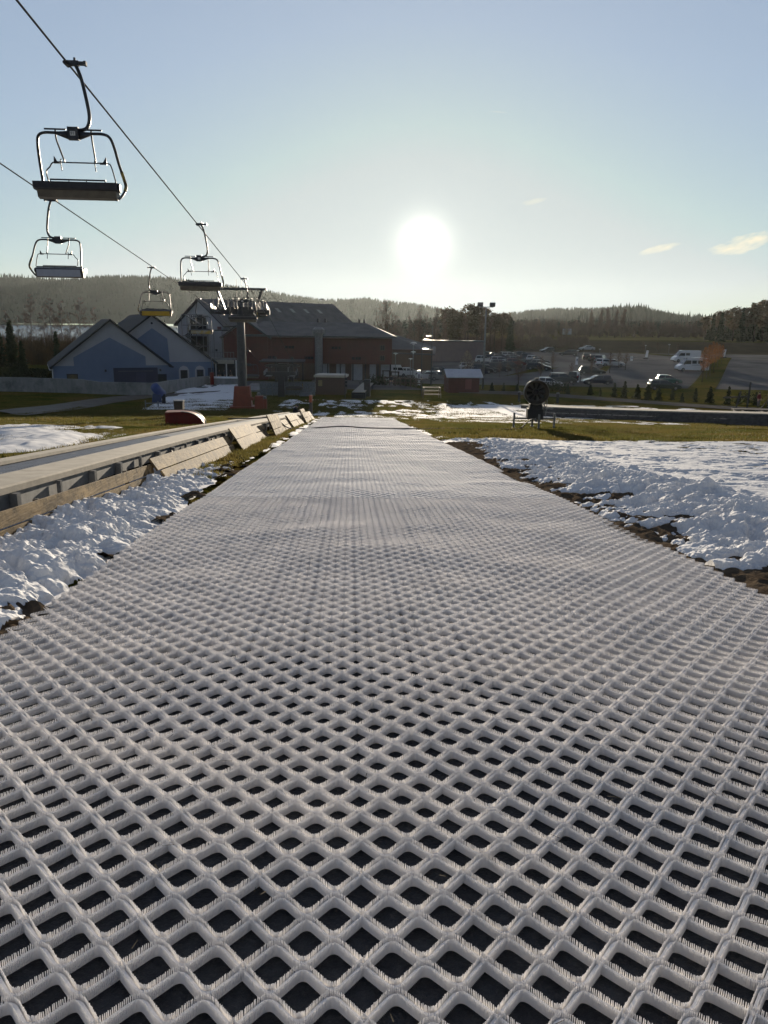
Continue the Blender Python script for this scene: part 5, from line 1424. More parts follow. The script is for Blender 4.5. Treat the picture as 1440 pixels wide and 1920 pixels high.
def leafy(name, h, seed, wide=.22, first=.3, nleaf=900, leafmat=None, leaf=.16, col=True):
    root = bare_tree(name, h, seed, M_BARK, M_TWIG, wide, 0, first, 22, 6, 3, .016, 1.0)
    rg = np.random.default_rng(seed+1)
    n = nleaf; t = rg.random(n); z = h*(first+(1-first)*t); r = h*wide*.55*np.sqrt(rg.random(n))*np.sin(np.pi*np.clip(t*.85+.12, 0, 1))
    a = rg.uniform(0, 6.283, n); C = np.stack([r*np.cos(a), r*np.sin(a), z], 1)
    v, f = leaf_quads(C, leaf, rg, 1.4); m = MB(); m.add(v, f); m.build('leaves', leafmat, root)
    return root

PROTO = {}
def put(key, maker, label, cat, loc, h, h0, group, rz=None):
    """first use moves the prototype, later uses copy it"""
    s = h/h0; rz = random.uniform(0, 6.28) if rz is None else rz
    if key not in PROTO:
        o = maker(); PROTO[key] = o
        o.location = tuple(float(c) for c in loc); o.rotation_euler = (0, 0, rz); o.scale = (s, s, s)
        tag(o, label, cat, group); return o
    return dup(PROTO[key], loc, rz, label, s, group)

def pixh(px, ytop, loc):
    """real height of something standing at loc whose top shows at image row ytop"""
    d = (np.asarray(loc)-CAM)@FW
    return float(at_depth(px, ytop, d)[2]-loc[2])

# big bare tree and birches between the red building and the pines
def row(items, keyf, makers, cat, group, h0):
    for (px, ytop, d, key, lab) in items:
        loc = place(px, 660, d); h = pixh(px, ytop, loc)
        put(key, makers[key], lab, cat, loc, h, h0[key], group)
mk = {
 'b1': lambda: bare_tree('bare_tree', 14, 11, M_BARK, M_TWIG, .34, .0, .16, 40, 10, 7),
 'b2': lambda: bare_tree('bare_tree', 14, 12, M_BARK, M_TWIGPALE, .24, .0, .22, 34, 9, 6, .014, .95),
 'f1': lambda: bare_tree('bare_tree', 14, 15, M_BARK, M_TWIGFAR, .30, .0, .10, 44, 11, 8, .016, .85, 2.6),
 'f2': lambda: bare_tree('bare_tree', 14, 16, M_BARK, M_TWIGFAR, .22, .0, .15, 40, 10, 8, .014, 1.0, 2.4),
 'bi1': lambda: bare_tree('birch_tree', 13, 13, M_BIRCH, M_TWIGPALE, .24, .42, .22, 30, 10, 8, .012, .85),
 'bi2': lambda: bare_tree('birch_tree', 13, 14, M_BIRCH, M_TWIGPALE, .20, .42, .28, 26, 10, 8, .012, .95),
 'p1': lambda: pine('pine_tree', 18, 21, .17, .38, 38), 'p2': lambda: pine('pine_tree', 18, 22, .15, .48, 30), 'p3': lambda: pine('pine_tree', 18, 23, .13, .50, 26),
 's1': lambda: spruce('spruce_tree', 18, 31, .17), 's2': lambda: spruce('spruce_tree', 18, 32, .14), 's3': lambda: spruce('spruce_tree', 18, 33, .20),
}
H0 = {'f1': 14, 'f2': 14, 'b1': 14, 'b2': 14, 'bi1': 13, 'bi2': 13, 'p1': 18, 'p2': 18, 'p3': 18, 's1': 18, 's2': 18, 's3': 18}
G1 = 'bare trees behind the buildings and car park'
row([
 (724, 562, 178, 'b1', 'broad bare tree at the right end of the red building'),
 (768, 592, 205, 'b2', 'slim bare tree just right of the broad bare tree'),
 (784, 574, 215, 'b2', 'tallest slim bare tree between the broad bare tree and the pines'),
 (800, 588, 205, 'b2', 'bare tree close beside the tallest slim one, toward the pines'),
 (752, 604, 210, 'b2', 'low bare tree half hidden by the broad bare tree'),
 (818, 577, 214, 'b2', 'bare tree touching the first pine'),
 (812, 592, 195, 'b2', 'smaller bare tree before the first pine'),
 (974, 604, 250, 'f1', 'bare tree with rounded crown right of the small dark spruce'),
 (1006, 600, 260, 'f1', 'bare round tree second to the right of the small dark spruce'),
 (940, 585, 235, 'b2', 'slim bare tree behind the floodlight pines'),
 (832, 584, 192, 'b2', 'bare tree in front of the leftmost tall pine'),
 (869, 590, 186, 'b2', 'bare tree in front of the lower pine'),
 (900, 592, 190, 'b2', 'bare tree just left of the floodlight mast'),
 (918, 594, 188, 'b2', 'bare tree just right of the floodlight mast'),
 (740, 590, 196, 'b2', 'bare tree over the low shed roof'),
 (776, 596, 192, 'b1', 'spreading bare tree behind the low sheds'),
], None, mk, 'tree', G1, H0)
G2 = 'pines behind the floodlight mast'
row([
 (842, 576, 205, 'p1', 'leftmost of the tall pines behind the floodlight mast'),
 (862, 586, 196, 'p3', 'lower pine between the first two tall pines'),
 (876, 571, 206, 'p2', 'tall pine left of the broad pine behind the mast'),
 (893, 572, 200, 'p1', 'broad pine just left of the floodlight mast'),
 (908, 580, 212, 'p2', 'pine directly behind the floodlight mast'),
 (926, 586, 205, 'p3', 'thin topped pine right of the floodlight mast'),
 (940, 588, 200, 'p2', 'rightmost pine before the small dark spruce'),
 (850, 602, 190, 'p2', 'low pine in front of the tall pines on their left'),
], None, mk, 'tree', G2, H0)
row([(955, 596, 196, 's2', 'small dark spruce at the right end of the pines')], None, mk, 'tree', None, H0)
G3 = 'bare trees beyond the parked cars'
row([
 (1060, 604, 300, 'f1', 'bare tree beside the pale board in the far field'),
 (1078, 600, 310, 'f1', 'bare tree behind the pale board'),
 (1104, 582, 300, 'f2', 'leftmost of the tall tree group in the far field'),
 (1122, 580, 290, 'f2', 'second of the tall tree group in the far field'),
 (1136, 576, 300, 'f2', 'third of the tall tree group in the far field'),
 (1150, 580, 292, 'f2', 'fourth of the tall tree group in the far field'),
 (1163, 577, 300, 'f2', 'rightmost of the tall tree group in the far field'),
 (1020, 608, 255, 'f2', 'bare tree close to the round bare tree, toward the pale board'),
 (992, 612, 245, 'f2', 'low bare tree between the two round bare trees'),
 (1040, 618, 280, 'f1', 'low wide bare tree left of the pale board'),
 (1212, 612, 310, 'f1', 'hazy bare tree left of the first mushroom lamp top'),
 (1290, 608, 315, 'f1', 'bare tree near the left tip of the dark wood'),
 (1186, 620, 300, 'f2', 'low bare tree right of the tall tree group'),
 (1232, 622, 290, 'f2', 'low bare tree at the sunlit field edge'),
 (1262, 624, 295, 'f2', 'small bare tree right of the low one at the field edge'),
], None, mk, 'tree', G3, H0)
# dark forest on the right
G4 = 'conifers of the dark wood on the right'
where = ['at the left tip of the dark wood', 'second from the left tip of the dark wood', 'third from the left tip of the dark wood']
xs_ = np.linspace(1326, 1530, 27); rgf = np.random.default_rng(77)
for k, px in enumerate(xs_):
    yt = np.interp(px, [1322, 1340, 1380, 1410, 1440, 1530], [606, 584, 576, 568, 563, 556])+rgf.uniform(-4, 8)
    d = 262+rgf.uniform(0, 40); loc = place(px, 640, d)
    key = ['s1', 's2', 'p2', 's3', 'p3', 's1', 'p1'][k % 7]
    lab = 'dark conifer '+where[k] if k < 3 else 'dark conifer standing shoulder to shoulder inside the right wood'
    put(key, mk[key], lab, 'tree', loc, pixh(px, yt, loc), H0[key], G4)
for k, px in enumerate(np.linspace(1335, 1520, 14)):
    d = 318+rgf.uniform(0, 30); loc = place(px, 640, d); key = ['s3', 's1', 's2'][k % 3]
    put(key, mk[key], 'dark conifer standing shoulder to shoulder inside the right wood', 'tree', loc, pixh(px, np.interp(px, [1322, 1345, 1440, 1530], [612, 590, 572, 560])+rgf.uniform(-3, 6), loc), H0[key], G4)
put('p3', mk['p3'], 'lone small pine in front of the left tip of the dark wood', 'tree', place(1320, 640, 250), 8.5, 18, None)
# left: birches, spruces by the lake
G5 = 'birches in front of the lake'
for px, yt, key, lab in ((64, 551, 'bi1', 'largest birch in front of the lake'), (42, 590, 'bi2', 'small birch left of the largest birch'), (90, 572, 'bi2', 'thin birch right of the largest birch'), (104, 558, 'bi1', 'middle birch of the lake row'), (127, 563, 'bi2', 'birch fourth along the lake row'), (141, 585, 'bi2', 'low birch close to the house gable'), (156, 557, 'bi1', 'tall birch nearest the house gable'), (186, 575, 'bi2', 'short birch peeping over the house roof'), (18, 580, 'bi2', 'birch behind the dark spruce at the picture edge'), (-4, 560, 'bi1', 'birch cut off by the left picture edge')):
    loc = place(px, 690, 165+(px % 17)); put(key, mk[key], lab, 'tree', loc, pixh(px, yt, loc), H0[key], G5)
for px, yt, d, key, lab in ((26, 602, 128, 's1', 'dark spruce with pointed top left of the birches'), (4, 620, 124, 's3', 'broad dark spruce at the left picture edge'), (110, 622, 140, 's2', 'slim young spruce among the birch trunks'), (44, 640, 126, 's3', 'low dark spruce right of the pointed one')):
    loc = place(px, 700, d); put(key, mk[key], lab, 'tree', loc, pixh(px, yt, loc), H0[key], 'spruces beside the birches')
# young orange trees on the grass island
G6 = 'young trees with orange leaves on the grass island'
for k, (px, py, yt) in enumerate(((1316, 718, 650), (1324, 712, 646), (1331, 705, 640), (1338, 700, 642), (1345, 690, 645), (1352, 684, 646))):
    loc = ground(px, py)
    put('or', lambda: leafy('young_tree', 5, 51, .22, .36, 420, M_ORLEAF, .12), ['front orange leaved young tree on the island', 'second orange leaved young tree on the island', 'third orange leaved young tree on the island', 'fourth orange leaved young tree on the island', 'fifth orange leaved young tree on the island', 'last orange leaved young tree, farthest back on the island'][k], 'tree', loc, pixh(px, yt, loc), 5, G6)
# small bare trees standing in the car park
G7 = 'small bare trees between the parked cars'
for k, (px, py, yt, lab) in enumerate(((972, 733, 664, 'bare tree left of the round snow gun with crown above the fence'), (936, 708, 676, 'thin bare tree between the hut and the snow gun'), (952, 706, 678, 'thin bare tree a little right of the one beside the hut'), (1012, 718, 668, 'bare tree just above the snow gun barrel'), (1036, 700, 660, 'bare tree standing behind the first row of cars'), (1070, 716, 680, 'small bare tree at the dark end-on car'), (1108, 703, 672, 'small bare tree in front of the dark estate car'), (1143, 700, 660, 'bare tree on the small grass corner'), (1172, 694, 660, 'bare tree right of the small grass corner'), (1160, 690, 655, 'thin bare tree behind the small grass corner'), (1205, 664, 640, 'thin bare tree at the lot edge near the first mushroom lamp'), (1232, 664, 642, 'thin bare tree between the two mushroom lamps'), (1270, 668, 644, 'thin bare tree right of the second mushroom lamp'))):
    loc = ground(px, py); put('cp', lambda: bare_tree('bare_tree', 6, 61, M_BARK, M_TWIG, .34, 0, .25, 26, 8, 6, .018, .9), lab, 'tree', loc, pixh(px, yt, loc), 6, G7)
loc = ground(874, 712); put('wb', lambda: leafy('bare_tree', 5, 63, .5, .15, 900, mat('pale_dry_leaf', (.30,.24,.18), (.22,.17,.13), 2, .8, trans=.3), .13), 'round pale twigged tree behind the maroon hut', 'tree', loc, pixh(874, 657, loc), 5, None)
# row of little spruces along the footpath
G8 = 'row of little spruces along the footpath'
sap = [(922, 734), (944, 734), (969, 734), (1064, 739), (1106, 741), (1125, 743), (1151, 745), (1170, 746), (1194, 748), (1214, 750), (1234, 751), (1260, 750.5), (1278, 755), (1303, 754), (1330, 756), (1364, 759), (1384, 758), (1416, 760)]
ord_ = ['first', 'second', 'third', 'fourth', 'fifth', 'sixth', 'seventh', 'eighth', 'ninth', 'tenth', 'eleventh', 'twelfth', 'thirteenth', 'fourteenth', 'fifteenth', 'sixteenth', 'seventeenth', 'last']
hs = [1.9, 1.6, 1.5, 1.7, 1.9, 1.7, 2.7, 3.0, 2.6, 2.5, 2.3, 2.7, 1.9, 2.4, 2.8, 2.7, 2.0, 2.2]
for k, (px, py) in enumerate(sap):
    put(['sp1', 'sp2'][k % 2], [lambda: spruce('little_spruce', 2.4, 71, .30, .55, .05, None, .17), lambda: spruce('little_spruce', 2.4, 72, .25, .5, .05, None, .16)][k % 2], ord_[k]+' little spruce from the left in the footpath row', 'spruce', ground(px, py), hs[k]*random.uniform(.62, .84), 2.4, G8).scale.x *= random.uniform(.8, 1.35)
def bush(key, seed, w, h, n, m_, leaf):
    def f():
        rg = np.random.default_rng(seed); root = thing('bush', None, None)
        C = rg.normal(0, 1, (n, 3))*np.array([w*.36, w*.30, h*.25])+np.array([0, 0, h*.45]); C = C[C[:, 2] > 0]
        mm = MB(); v, ff = leaf_quads(C, leaf, rg); mm.add(v, ff); mm.build('foliage', m_, root)
        A = np.zeros((14, 3)); B = rg.normal(0, 1, (14, 3))*np.array([w*.25, w*.25, h*.2])+np.array([0, 0, h*.55])
        V, F = seg_tubes(A, B, np.full(14, .025), np.full(14, .01)); mm = MB(); mm.add(V, F); mm.build('stems', M_BARK, root)
        return root
    return f
for k, (px, py, h, lab) in enumerate(((1030, 734, 1.6, 'dark bush right behind the round snow gun'), (1048, 735, 1.5, 'dark bush second to the right of the snow gun'), (855, 730, 1.3, 'dark bush left of the maroon hut'), (700, 722, 1.6, 'dark bush beside the short conveyor ramp'), (716, 722, 1.5, 'dark bush at the left end of the rail fence'), (745, 722, 1.2, 'dark bush under the rail fence'), (762, 722, 1.3, 'dark bush at the right end of the rail fence'), (775, 724, 1.4, 'dark bush beside the slim pillar'), (1400, 757, 1.5, 'brown green bush beside the standing man'))):
    put('bu', bush('bu', 81, 2.0, 1.5, 420, M_SPRUCE, .14), lab, 'bush', ground(px, py), h, 1.5, 'dark bushes along the fence line')
loc = ground(10, 700)
t = thing('hedge', 'long dark clipped hedge behind the left end of the concrete wall', 'hedge', place(30, 712, 112), R(-6))
m = MB(); rgq = np.random.default_rng(3); C = rgq.uniform(-1, 1, (5200, 3))*np.array([7.5, .8, .95])+np.array([-2, 0, .95]); v, f = leaf_quads(C, .2, rgq); m.add(v, f); m.build('foliage', M_SPRUCE, t)

# undergrowth (brown brush) toward the lake and thickets beyond the car park: nobody could count it
def thicket(name, boxes, m_, seed, per=14, hmin=2, hmax=5, n_=60):
    rg = np.random.default_rng(seed); A, B, RA = [], [], []
    for px0, px1, d0, d1, cnt, hh in boxes:
        for _ in range(cnt):
            px = rg.uniform(px0, px1); d = rg.uniform(d0, d1); p = place(px, 670, d); h = hh*rg.uniform(.55, 1.1)
            for j in range(per):
                a = rg.uniform(0, 6.283); t0 = p+np.array([rg.normal(0, .3), rg.normal(0, .3), 0]); e = t0+np.array([math.cos(a)*h*.3*rg.random(), math.sin(a)*h*.3*rg.random(), h*rg.uniform(.5, 1)])
                A.append(t0); B.append(e); RA.append(.05*rg.uniform(.5, 1.2))
                q = t0+(e-t0)*rg.uniform(.3, .8)
                for _k in range(3): A.append(q); B.append(q+np.array([rg.normal(0, .5), rg.normal(0, .5), abs(rg.normal(.5, .4))])*h*.22); RA.append(.03)
    V, F = seg_tubes(A, B, np.array(RA), np.array(RA)*.5); m = MB(); m.add(V, F); return tag(m.build(name, m_), kind='stuff')
thicket('undergrowth', [(-60, 200, 150, 210, 520, 5.5)], M_BRUSH, 5)
thicket('undergrowth', [(735, 960, 206, 230, 260, 5.0), (960, 1330, 305, 330, 260, 7.0), (940, 1100, 232, 250, 160, 3.0)], M_TWIG, 6)
def far_wood(seed):
    rg = np.random.default_rng(seed); A = []; m = MB()
    C = []
    for _ in range(900):
        px = rg.uniform(700, 1345); d = rg.uniform(335, 620); p = place(px, 630, d); h = rg.uniform(3.0, 5.6)*(1.0 if px > 940 else 1.5)*(d/430)**.5
        con = rg.random() < .35; n = 46
        t = rg.random(n)
        r = h*(.20*(1-t) if con else .24*np.sin(np.pi*np.clip(t*.9+.1, 0, 1)))*np.sqrt(rg.random(n))
        a = rg.uniform(0, 6.283, n); C.append(p+np.stack([r*np.cos(a), r*np.sin(a), h*(.08+.92*t)], 1))
    C = np.concatenate(C); v, f = leaf_quads(C, .75, rg, 2.2); m.add(v, f); return tag(m.build('woods', M_HILLTREE), kind='stuff')
far_wood(9)
# ================================================================== VEHICLES
def paint(name, c, rough=.32):
    return mat(name, c, tuple(x*.9 for x in c), 3, rough, .25, coat=.6)
P_SILVER = paint('silver_paint', (.42,.43,.45)); P_DARK = paint('dark_grey_paint', (.03,.031,.035)); P_BLACK = paint('black_paint', (.012,.012,.014))
P_NAVY = paint('navy_paint', (.016,.02,.04)); P_GREEN = paint('teal_green_paint', (.03,.10,.085)); P_WHITE = paint('white_car_paint', (.62,.63,.65), .4); P_RED = paint('wine_paint', (.12,.02,.02)); P_GREY = paint('grey_paint', (.16,.165,.17)); P_DGREEN = paint('dark_green_paint', (.012,.025,.022))
M_TAIL = mat('red_lens', (.25,.01,.008), None, 5, .2); M_HEAD = mat('clear_lens', (.55,.56,.58), None, 5, .12); M_TRIM = mat('black_trim', (.02,.02,.021), None, 6, .6)
M_STRIPE = mat('grey_graphic', (.18,.19,.22), (.14,.15,.18), 3, .4)
SHAPES = {  # L, W, H, hood height, belt height, greenhouse x (base rear, roof rear, roof front, base front), wheel radius
 'hatch': (4.0, 1.70, 1.48, .88, .93, (-1.88, -1.62, -.05, 1.02), .30),
 'estate': (4.65, 1.76, 1.48, .88, .93, (-2.20, -1.95, .12, 1.15), .31),
 'sedan': (4.5, 1.75, 1.43, .88, .93, (-1.75, -.95, .15, 1.12), .31),
 'suv': (4.4, 1.82, 1.68, 1.02, 1.06, (-2.05, -1.85, .20, 1.05), .34),
 'mpv': (4.4, 1.80, 1.66, .98, 1.0, (-2.08, -1.85, .35, 1.45), .31),
 'van': (6.0, 2.05, 2.55, 1.25, 1.35, (-2.95, -2.92, 1.30, 2.25), .35),
 'camper': (6.0, 2.05, 2.62, 1.25, 1.35, (-2.95, -2.92, 1.25, 2.25), .35),
}
def car(shape, body, label, loc, rz, group, cat='car', name='parked_car'):
    L, W, Hh, hood, belt, (gb0, gr0, gr1, gb1), wr = SHAPES[shape]
    t = thing(name, label, cat, loc, rz, group)
    x0, x1 = -L/2, L/2; van = shape in ('van', 'camper')
    def w_low(z): return W/2*(.93 if z < .35 else 1.0-(.05*(z-.6)/.4 if z > .6 else 0))
    low = [(x0+.06, .24), (x0, .45), (x0+.02, belt-.12), (x0+.12, belt), (gb1, belt), (gb1+.05, belt-.01)]
    if not van: low += [(x1-.35, hood-.12), (x1-.06, hood-.26), (x1, .48), (x1-.07, .24)]
    else: low += [(x1-.25, hood-.18), (x1-.05, .85), (x1, .5), (x1-.07, .28)]
    b = MB(); b.prism(low, w_low)
    wb = L*.30
    bo = b.build('body', body, t)
    def w_up(z): return W/2*(.93-(.14 if not van else .06)*max(0, (z-belt))/(Hh-belt))
    up = [(gb0, belt-.005), (gr0, Hh-.04), (gr0+.12, Hh), (gr1-.15, Hh), (gr1, Hh-.05), (gb1, belt-.005)]
    c = MB(); c.prism(up, w_up); c.build('roof', body, t)
    # glass: side windows, windscreen, rear window
    def on(poly):
        g_ = MB()
        for s in (-1, 1):
            P_ = np.array([(x, s*(w_up(z)+.006), z) for x, z in poly]); Q_ = P_-np.array([0, s*.02, 0]); n = len(poly); i = np.arange(n); j = (i+1) % n
            yield s, np.concatenate([P_, Q_]), [i.copy(), (n+i)[::-1].copy(), np.stack([i, j, n+j, n+i], 1)[:, ::-1].copy()]
    zt, zb = Hh-.12, belt+.04
    lr = lambda z: gb0+(gr0-gb0)*(z-belt)/(Hh-belt); lf = lambda z: gb1+(gr1-gb1)*(z-belt)/(Hh-belt)
    if van:
        zt = Hh-.55; polys = [[(gr1-.1-.55, zb), (lf(zb)-.12, zb), (lf(zt)-.10, zt), (gr1-.65, zt)], [(gr1-1.75, zb+.08), (gr1-.85, zb+.08), (gr1-.85, zt), (gr1-1.75, zt)]]
        if shape == 'camper': polys += [[(gr1-3.4, zb+.08), (gr1-2.0, zb+.08), (gr1-2.0, zt), (gr1-3.4, zt)]]
    else:
        xm = (gr0+gr1)/2+.1
        polys = [[(lr(zb)+.16, zb), (xm-.05, zb), (xm-.05, zt), (lr(zt)+.12, zt)], [(xm+.05, zb), (lf(zb)-.14, zb), (lf(zt)-.10, zt), (xm+.05, zt)]]
    for poly in polys:
        for s, V, F in on(poly):
            g_ = MB(); g_.add(V, F); g_.build('side_window', M_GLASS, t)
    g_ = MB(); q = .012; ww0, ww1 = w_up(zb)*.9, w_up(Hh-.1)*.9
    z1 = Hh-.10; dx = (gr1-gb1)/(Hh-belt); nrm = np.array([1, 0, -dx]); nrm = nrm/np.linalg.norm(nrm)*np.array([1, 1, 1])
    nn_ = np.array([abs(nrm[0]), 0, abs(nrm[2])])*q
    A = np.array([(lf(zb), -ww0, zb), (lf(zb), ww0, zb), (lf(z1), ww1, z1), (lf(z1), -ww1, z1)])+nn_
    g_.add(np.concatenate([A, A-nn_*1.8]), np.array([[0,1,2,3],[7,6,5,4],[0,4,5,1],[1,5,6,2],[2,6,7,3],[3,7,4,0]])); g_.build('windscreen', M_GLASS, t)
    if not van:
        g_ = MB(); A = np.array([(lr(zb), ww0, zb), (lr(zb), -ww0, zb), (lr(z1), -ww1, z1), (lr(z1), ww1, z1)])+np.array([-q, 0, .004])
        g_.add(np.concatenate([A, A+np.array([.02, 0, -.005])]), np.array([[0,1,2,3],[7,6,5,4],[0,4,5,1],[1,5,6,2],[2,6,7,3],[3,7,4,0]])); g_.build('rear_window', M_GLASS, t)
    fx = x1-.85 if not van else x1-.95
    rx_ = x0+.80 if not van else x0+1.25
    for x in (fx, rx_):
        for s in (-1, 1):
            m = MB(); m.lathe([(0, -.11), (wr*.6, -.115), (wr*.97, -.09), (wr, -.03), (wr, .06), (wr*.9, .1), (0, .1)], 16, (x, s*(W/2-.10), wr), 'y'); wo = m.build('wheel', M_BLACK, t)
            m = MB(); m.lathe([(0, -.012), (wr*.58, -.012), (wr*.62, .0), (0, .012)], 12, (x, s*(W/2+.018), wr), 'y'); m.build('rim', M_STEEL, wo)
    for s in (-1, 1):
        m = MB(); m.box((x1-.12, s*W*.36, hood-.30 if not van else .95), (.16, .34, .14)); m.build('headlight', M_HEAD, t)
        m = MB(); m.box((x0+.03, s*W*.40, belt-.14), (.10, .22, .22 if not van else .5)); m.build('tail_light', M_TAIL, t)
        m = MB(); m.box((gb1-.30 if not van else gb1-.35, s*(W/2+.04), belt+.05), (.10, .16, .13 if not van else .3)); m.build('wing_mirror', M_TRIM, t)
    m = MB(); m.box((x1-.03, 0, .36), (.10, W*.86, .16)); m.build('front_bumper', M_TRIM, t)
    m = MB(); m.box((x0+.03, 0, .36), (.10, W*.86, .16)); m.build('rear_bumper', M_TRIM, t)
    if shape in ('estate', 'suv'):
        for s in (-1, 1):
            m = MB(); m.bar((gr0+.2, s*W*.36, Hh+.04), (gr1-.2, s*W*.36, Hh+.04), .05, .05); m.build('roof_rail', M_TRIM, t)
    if shape == 'camper':
        m = MB()
        for s in (-1, 1): m.box((-1.2, s*(w_up(1.45)+.004), 1.22), (3.2, .012, .10))
        m.build('side_stripe', M_STRIPE, t)
        m = MB()
        for s in (-1, 1): m.add(np.array([(-2.75, s*(w_up(2.2)+.012), 2.35), (-2.2, s*(w_up(2.2)+.012), 2.35), (-1.3, s*(w_up(1.5)+.012), 1.45), (-2.0, s*(w_up(1.5)+.012), 1.45)]), np.array([[0, 1, 2, 3]]))
        m.build('side_graphic', M_STRIPE, t)
        m = MB(); m.box((1.0, 0, Hh+.06), (.9, 1.4, .12)); m.build('roof_hatch', P_WHITE, t)
    return t
GC = 'cars parked in the car park'
E_, W_ = 0.0, math.pi        # nose to the right / to the left of the picture
def rc(px, py, shape, paint_, label, rz): return car(shape, paint_, label, ground(px, py), rz, GC)
rc(1118, 721, 'estate', P_NAVY, 'dark estate car facing left behind the middle spruces', W_+.05)
rc(1054, 719, 'mpv', P_DARK, 'dark grey people carrier facing right, right of the snow gun', -.12)
rc(1031, 726, 'hatch', P_SILVER, 'silver hatchback half hidden behind the snow gun', -.15)
rc(1077, 715, 'suv', P_BLACK, 'small black car seen end-on between the people carrier and the estate', R(70))
rc(1110, 702, 'estate', P_BLACK, 'black estate car facing right, alone in the second row', -.14)
rc(1253, 720, 'hatch', P_GREEN, 'teal green hatchback with pale roof behind the dark green estate', -.14)
rc(1244, 731, 'estate', P_DGREEN, 'dark green estate car with roof rails in front of the teal hatchback', -.06)
car('van', P_WHITE, 'white panel van with side windows at the back of the lot', ground(1285, 679), W_+.06, None, 'van', 'panel_van')
car('camper', P_WHITE, 'white camper van with grey graphics beside the orange trees', ground(1296, 696), W_+.05, None, 'camper van', 'camper_van')
rc(1100, 657, 'sedan', P_SILVER, 'silver car alone at the far dark bank', W_+.1)
rc(1065, 667, 'estate', P_DARK, 'dark car with gleaming roof line on the far lot', W_-.25)
rc(1026, 661, 'hatch', P_DARK, 'farthest dark car left of the far lot lamp', W_+.3)
rc(1099, 674, 'hatch', P_BLACK, 'black car seen end-on, leftmost of the far right group', R(80))
rc(1111, 677, 'hatch', P_DARK, 'dark rounded car second in the far right group', R(82))
rc(1126, 680, 'suv', P_GREY, 'grey car third in the far right group', R(60))
rc(1133, 686, 'hatch', P_WHITE, 'white car at the front of the far right group', R(40))
rc(1150, 687, 'estate', P_SILVER, 'silver car behind the bare trees at the right of that group', -.3)
lab1 = ['nearest dark car of the gleaming row left of the bare trees', 'second car of the gleaming row left of the bare trees', 'third car of the gleaming row left of the bare trees', 'fourth car of the gleaming row left of the bare trees', 'fifth car of the gleaming row left of the bare trees', 'farthest car of the gleaming row left of the bare trees']
for k, (px, py, p_, sh) in enumerate(((936, 697, P_BLACK, 'suv'), (941, 688, P_GREY, 'estate'), (939, 682, P_SILVER, 'estate'), (941, 677, P_DARK, 'hatch'), (928, 673, P_NAVY, 'sedan'), (919, 671, P_DARK, 'hatch'))): rc(px, py, sh, p_, lab1[k], -.1+.05*k)
lab2 = ['nearest dark car of the tight row over the snow gun', 'second car of the tight row over the snow gun', 'third car of the tight row over the snow gun', 'silver car fourth in the tight row over the snow gun', 'dark car fifth in the tight row over the snow gun', 'farthest car of the tight row over the snow gun']
for k, (px, py, p_, sh) in enumerate(((1010, 694, P_BLACK, 'estate'), (1013, 688, P_GREY, 'hatch'), (1010, 683, P_DARK, 'sedan'), (1003, 679, P_SILVER, 'hatch'), (995, 675, P_NAVY, 'estate'), (982, 671, P_DARK, 'hatch'))): rc(px, py, sh, p_, lab2[k], -.25+.04*k)
rc(830, 704, 'estate', P_DARK, 'dark estate car with gleaming roof left of the maroon hut', -.05)
rc(802, 712, 'sedan', P_SILVER, 'pale car behind the steel frame, near the hut', W_+.1)
rc(826, 713, 'hatch', P_GREY, 'grey car tucked in at the left wall of the hut', .1)
rc(889, 703, 'estate', P_NAVY, 'dark car behind the round pale tree, right of the hut', .15)
rc(903, 700, 'suv', P_BLACK, 'black car at the foot of the floodlight mast', -.2)
rc(880, 694, 'hatch', P_SILVER, 'silver car deeper in the lot behind the round pale tree', .1)
lab3 = ['grey car behind the gleaming row, nearest the floodlight mast', 'dark car between the floodlight mast and the gleaming row', 'pale car at the back of the gleaming row', 'black car just behind the left bare tree of the lot', 'wine red car between the gleaming row and the tight row', 'grey car between the gleaming row and the tight row', 'dark car at the back between the two car rows', 'silver car at the far back between the two car rows']
for k, (px, py, p_, sh) in enumerate(((918, 692, P_GREY, 'hatch'), (914, 699, P_DARK, 'sedan'), (908, 680, P_SILVER, 'hatch'), (958, 692, P_BLACK, 'hatch'), (966, 686, P_RED, 'hatch'), (972, 681, P_GREY, 'estate'), (962, 677, P_DARK, 'sedan'), (955, 672, P_SILVER, 'estate'))): rc(px, py, sh, p_, lab3[k], -.2+.06*k)
rc(769, 705, 'hatch', P_WHITE, 'white car with sun glint near the low sheds', .05)
car('van', P_WHITE, 'small white van parked at the right end of the red building', ground(741, 705), -.05, None, 'van', 'panel_van').scale = (.72, .85, .75)

# ================================================================== LAMPS, MASTS, PILLARS
def mast_top(px, ytop, loc): return pixh(px, ytop, loc)
p = ground(905, 729); h = pixh(917, 576, p)
t = thing('floodlight_mast', 'tall pale floodlight mast with two square lamps beside the hut', 'floodlight', p)
m = MB(); m.tube([(0, 0, 0), (0, 0, h*.5), (0, 0, h)], [.17, .13, .08], 10); m.build('pole', M_STEEL, t, True)
m = MB(); m.bar((-1.0, 0, h-.05), (1.0, 0, h-.05), .1, .1); m.build('arm', M_STEEL, t)
for s in (-1, 1):
    m = MB(); m.box((s*.85, -.1, h+.28), (.75, .5, .42), rx=R(-25)); m.build('lamp', M_ROOFGREY, t)
def mushroom(px, ybase, ytop, lab):
    p = ground(px, ybase); h = pixh(px, ytop, p)
    put('lamp', mk_lamp, lab, 'street lamp', p, h, 4.0, 'mushroom lamps', 0.0)
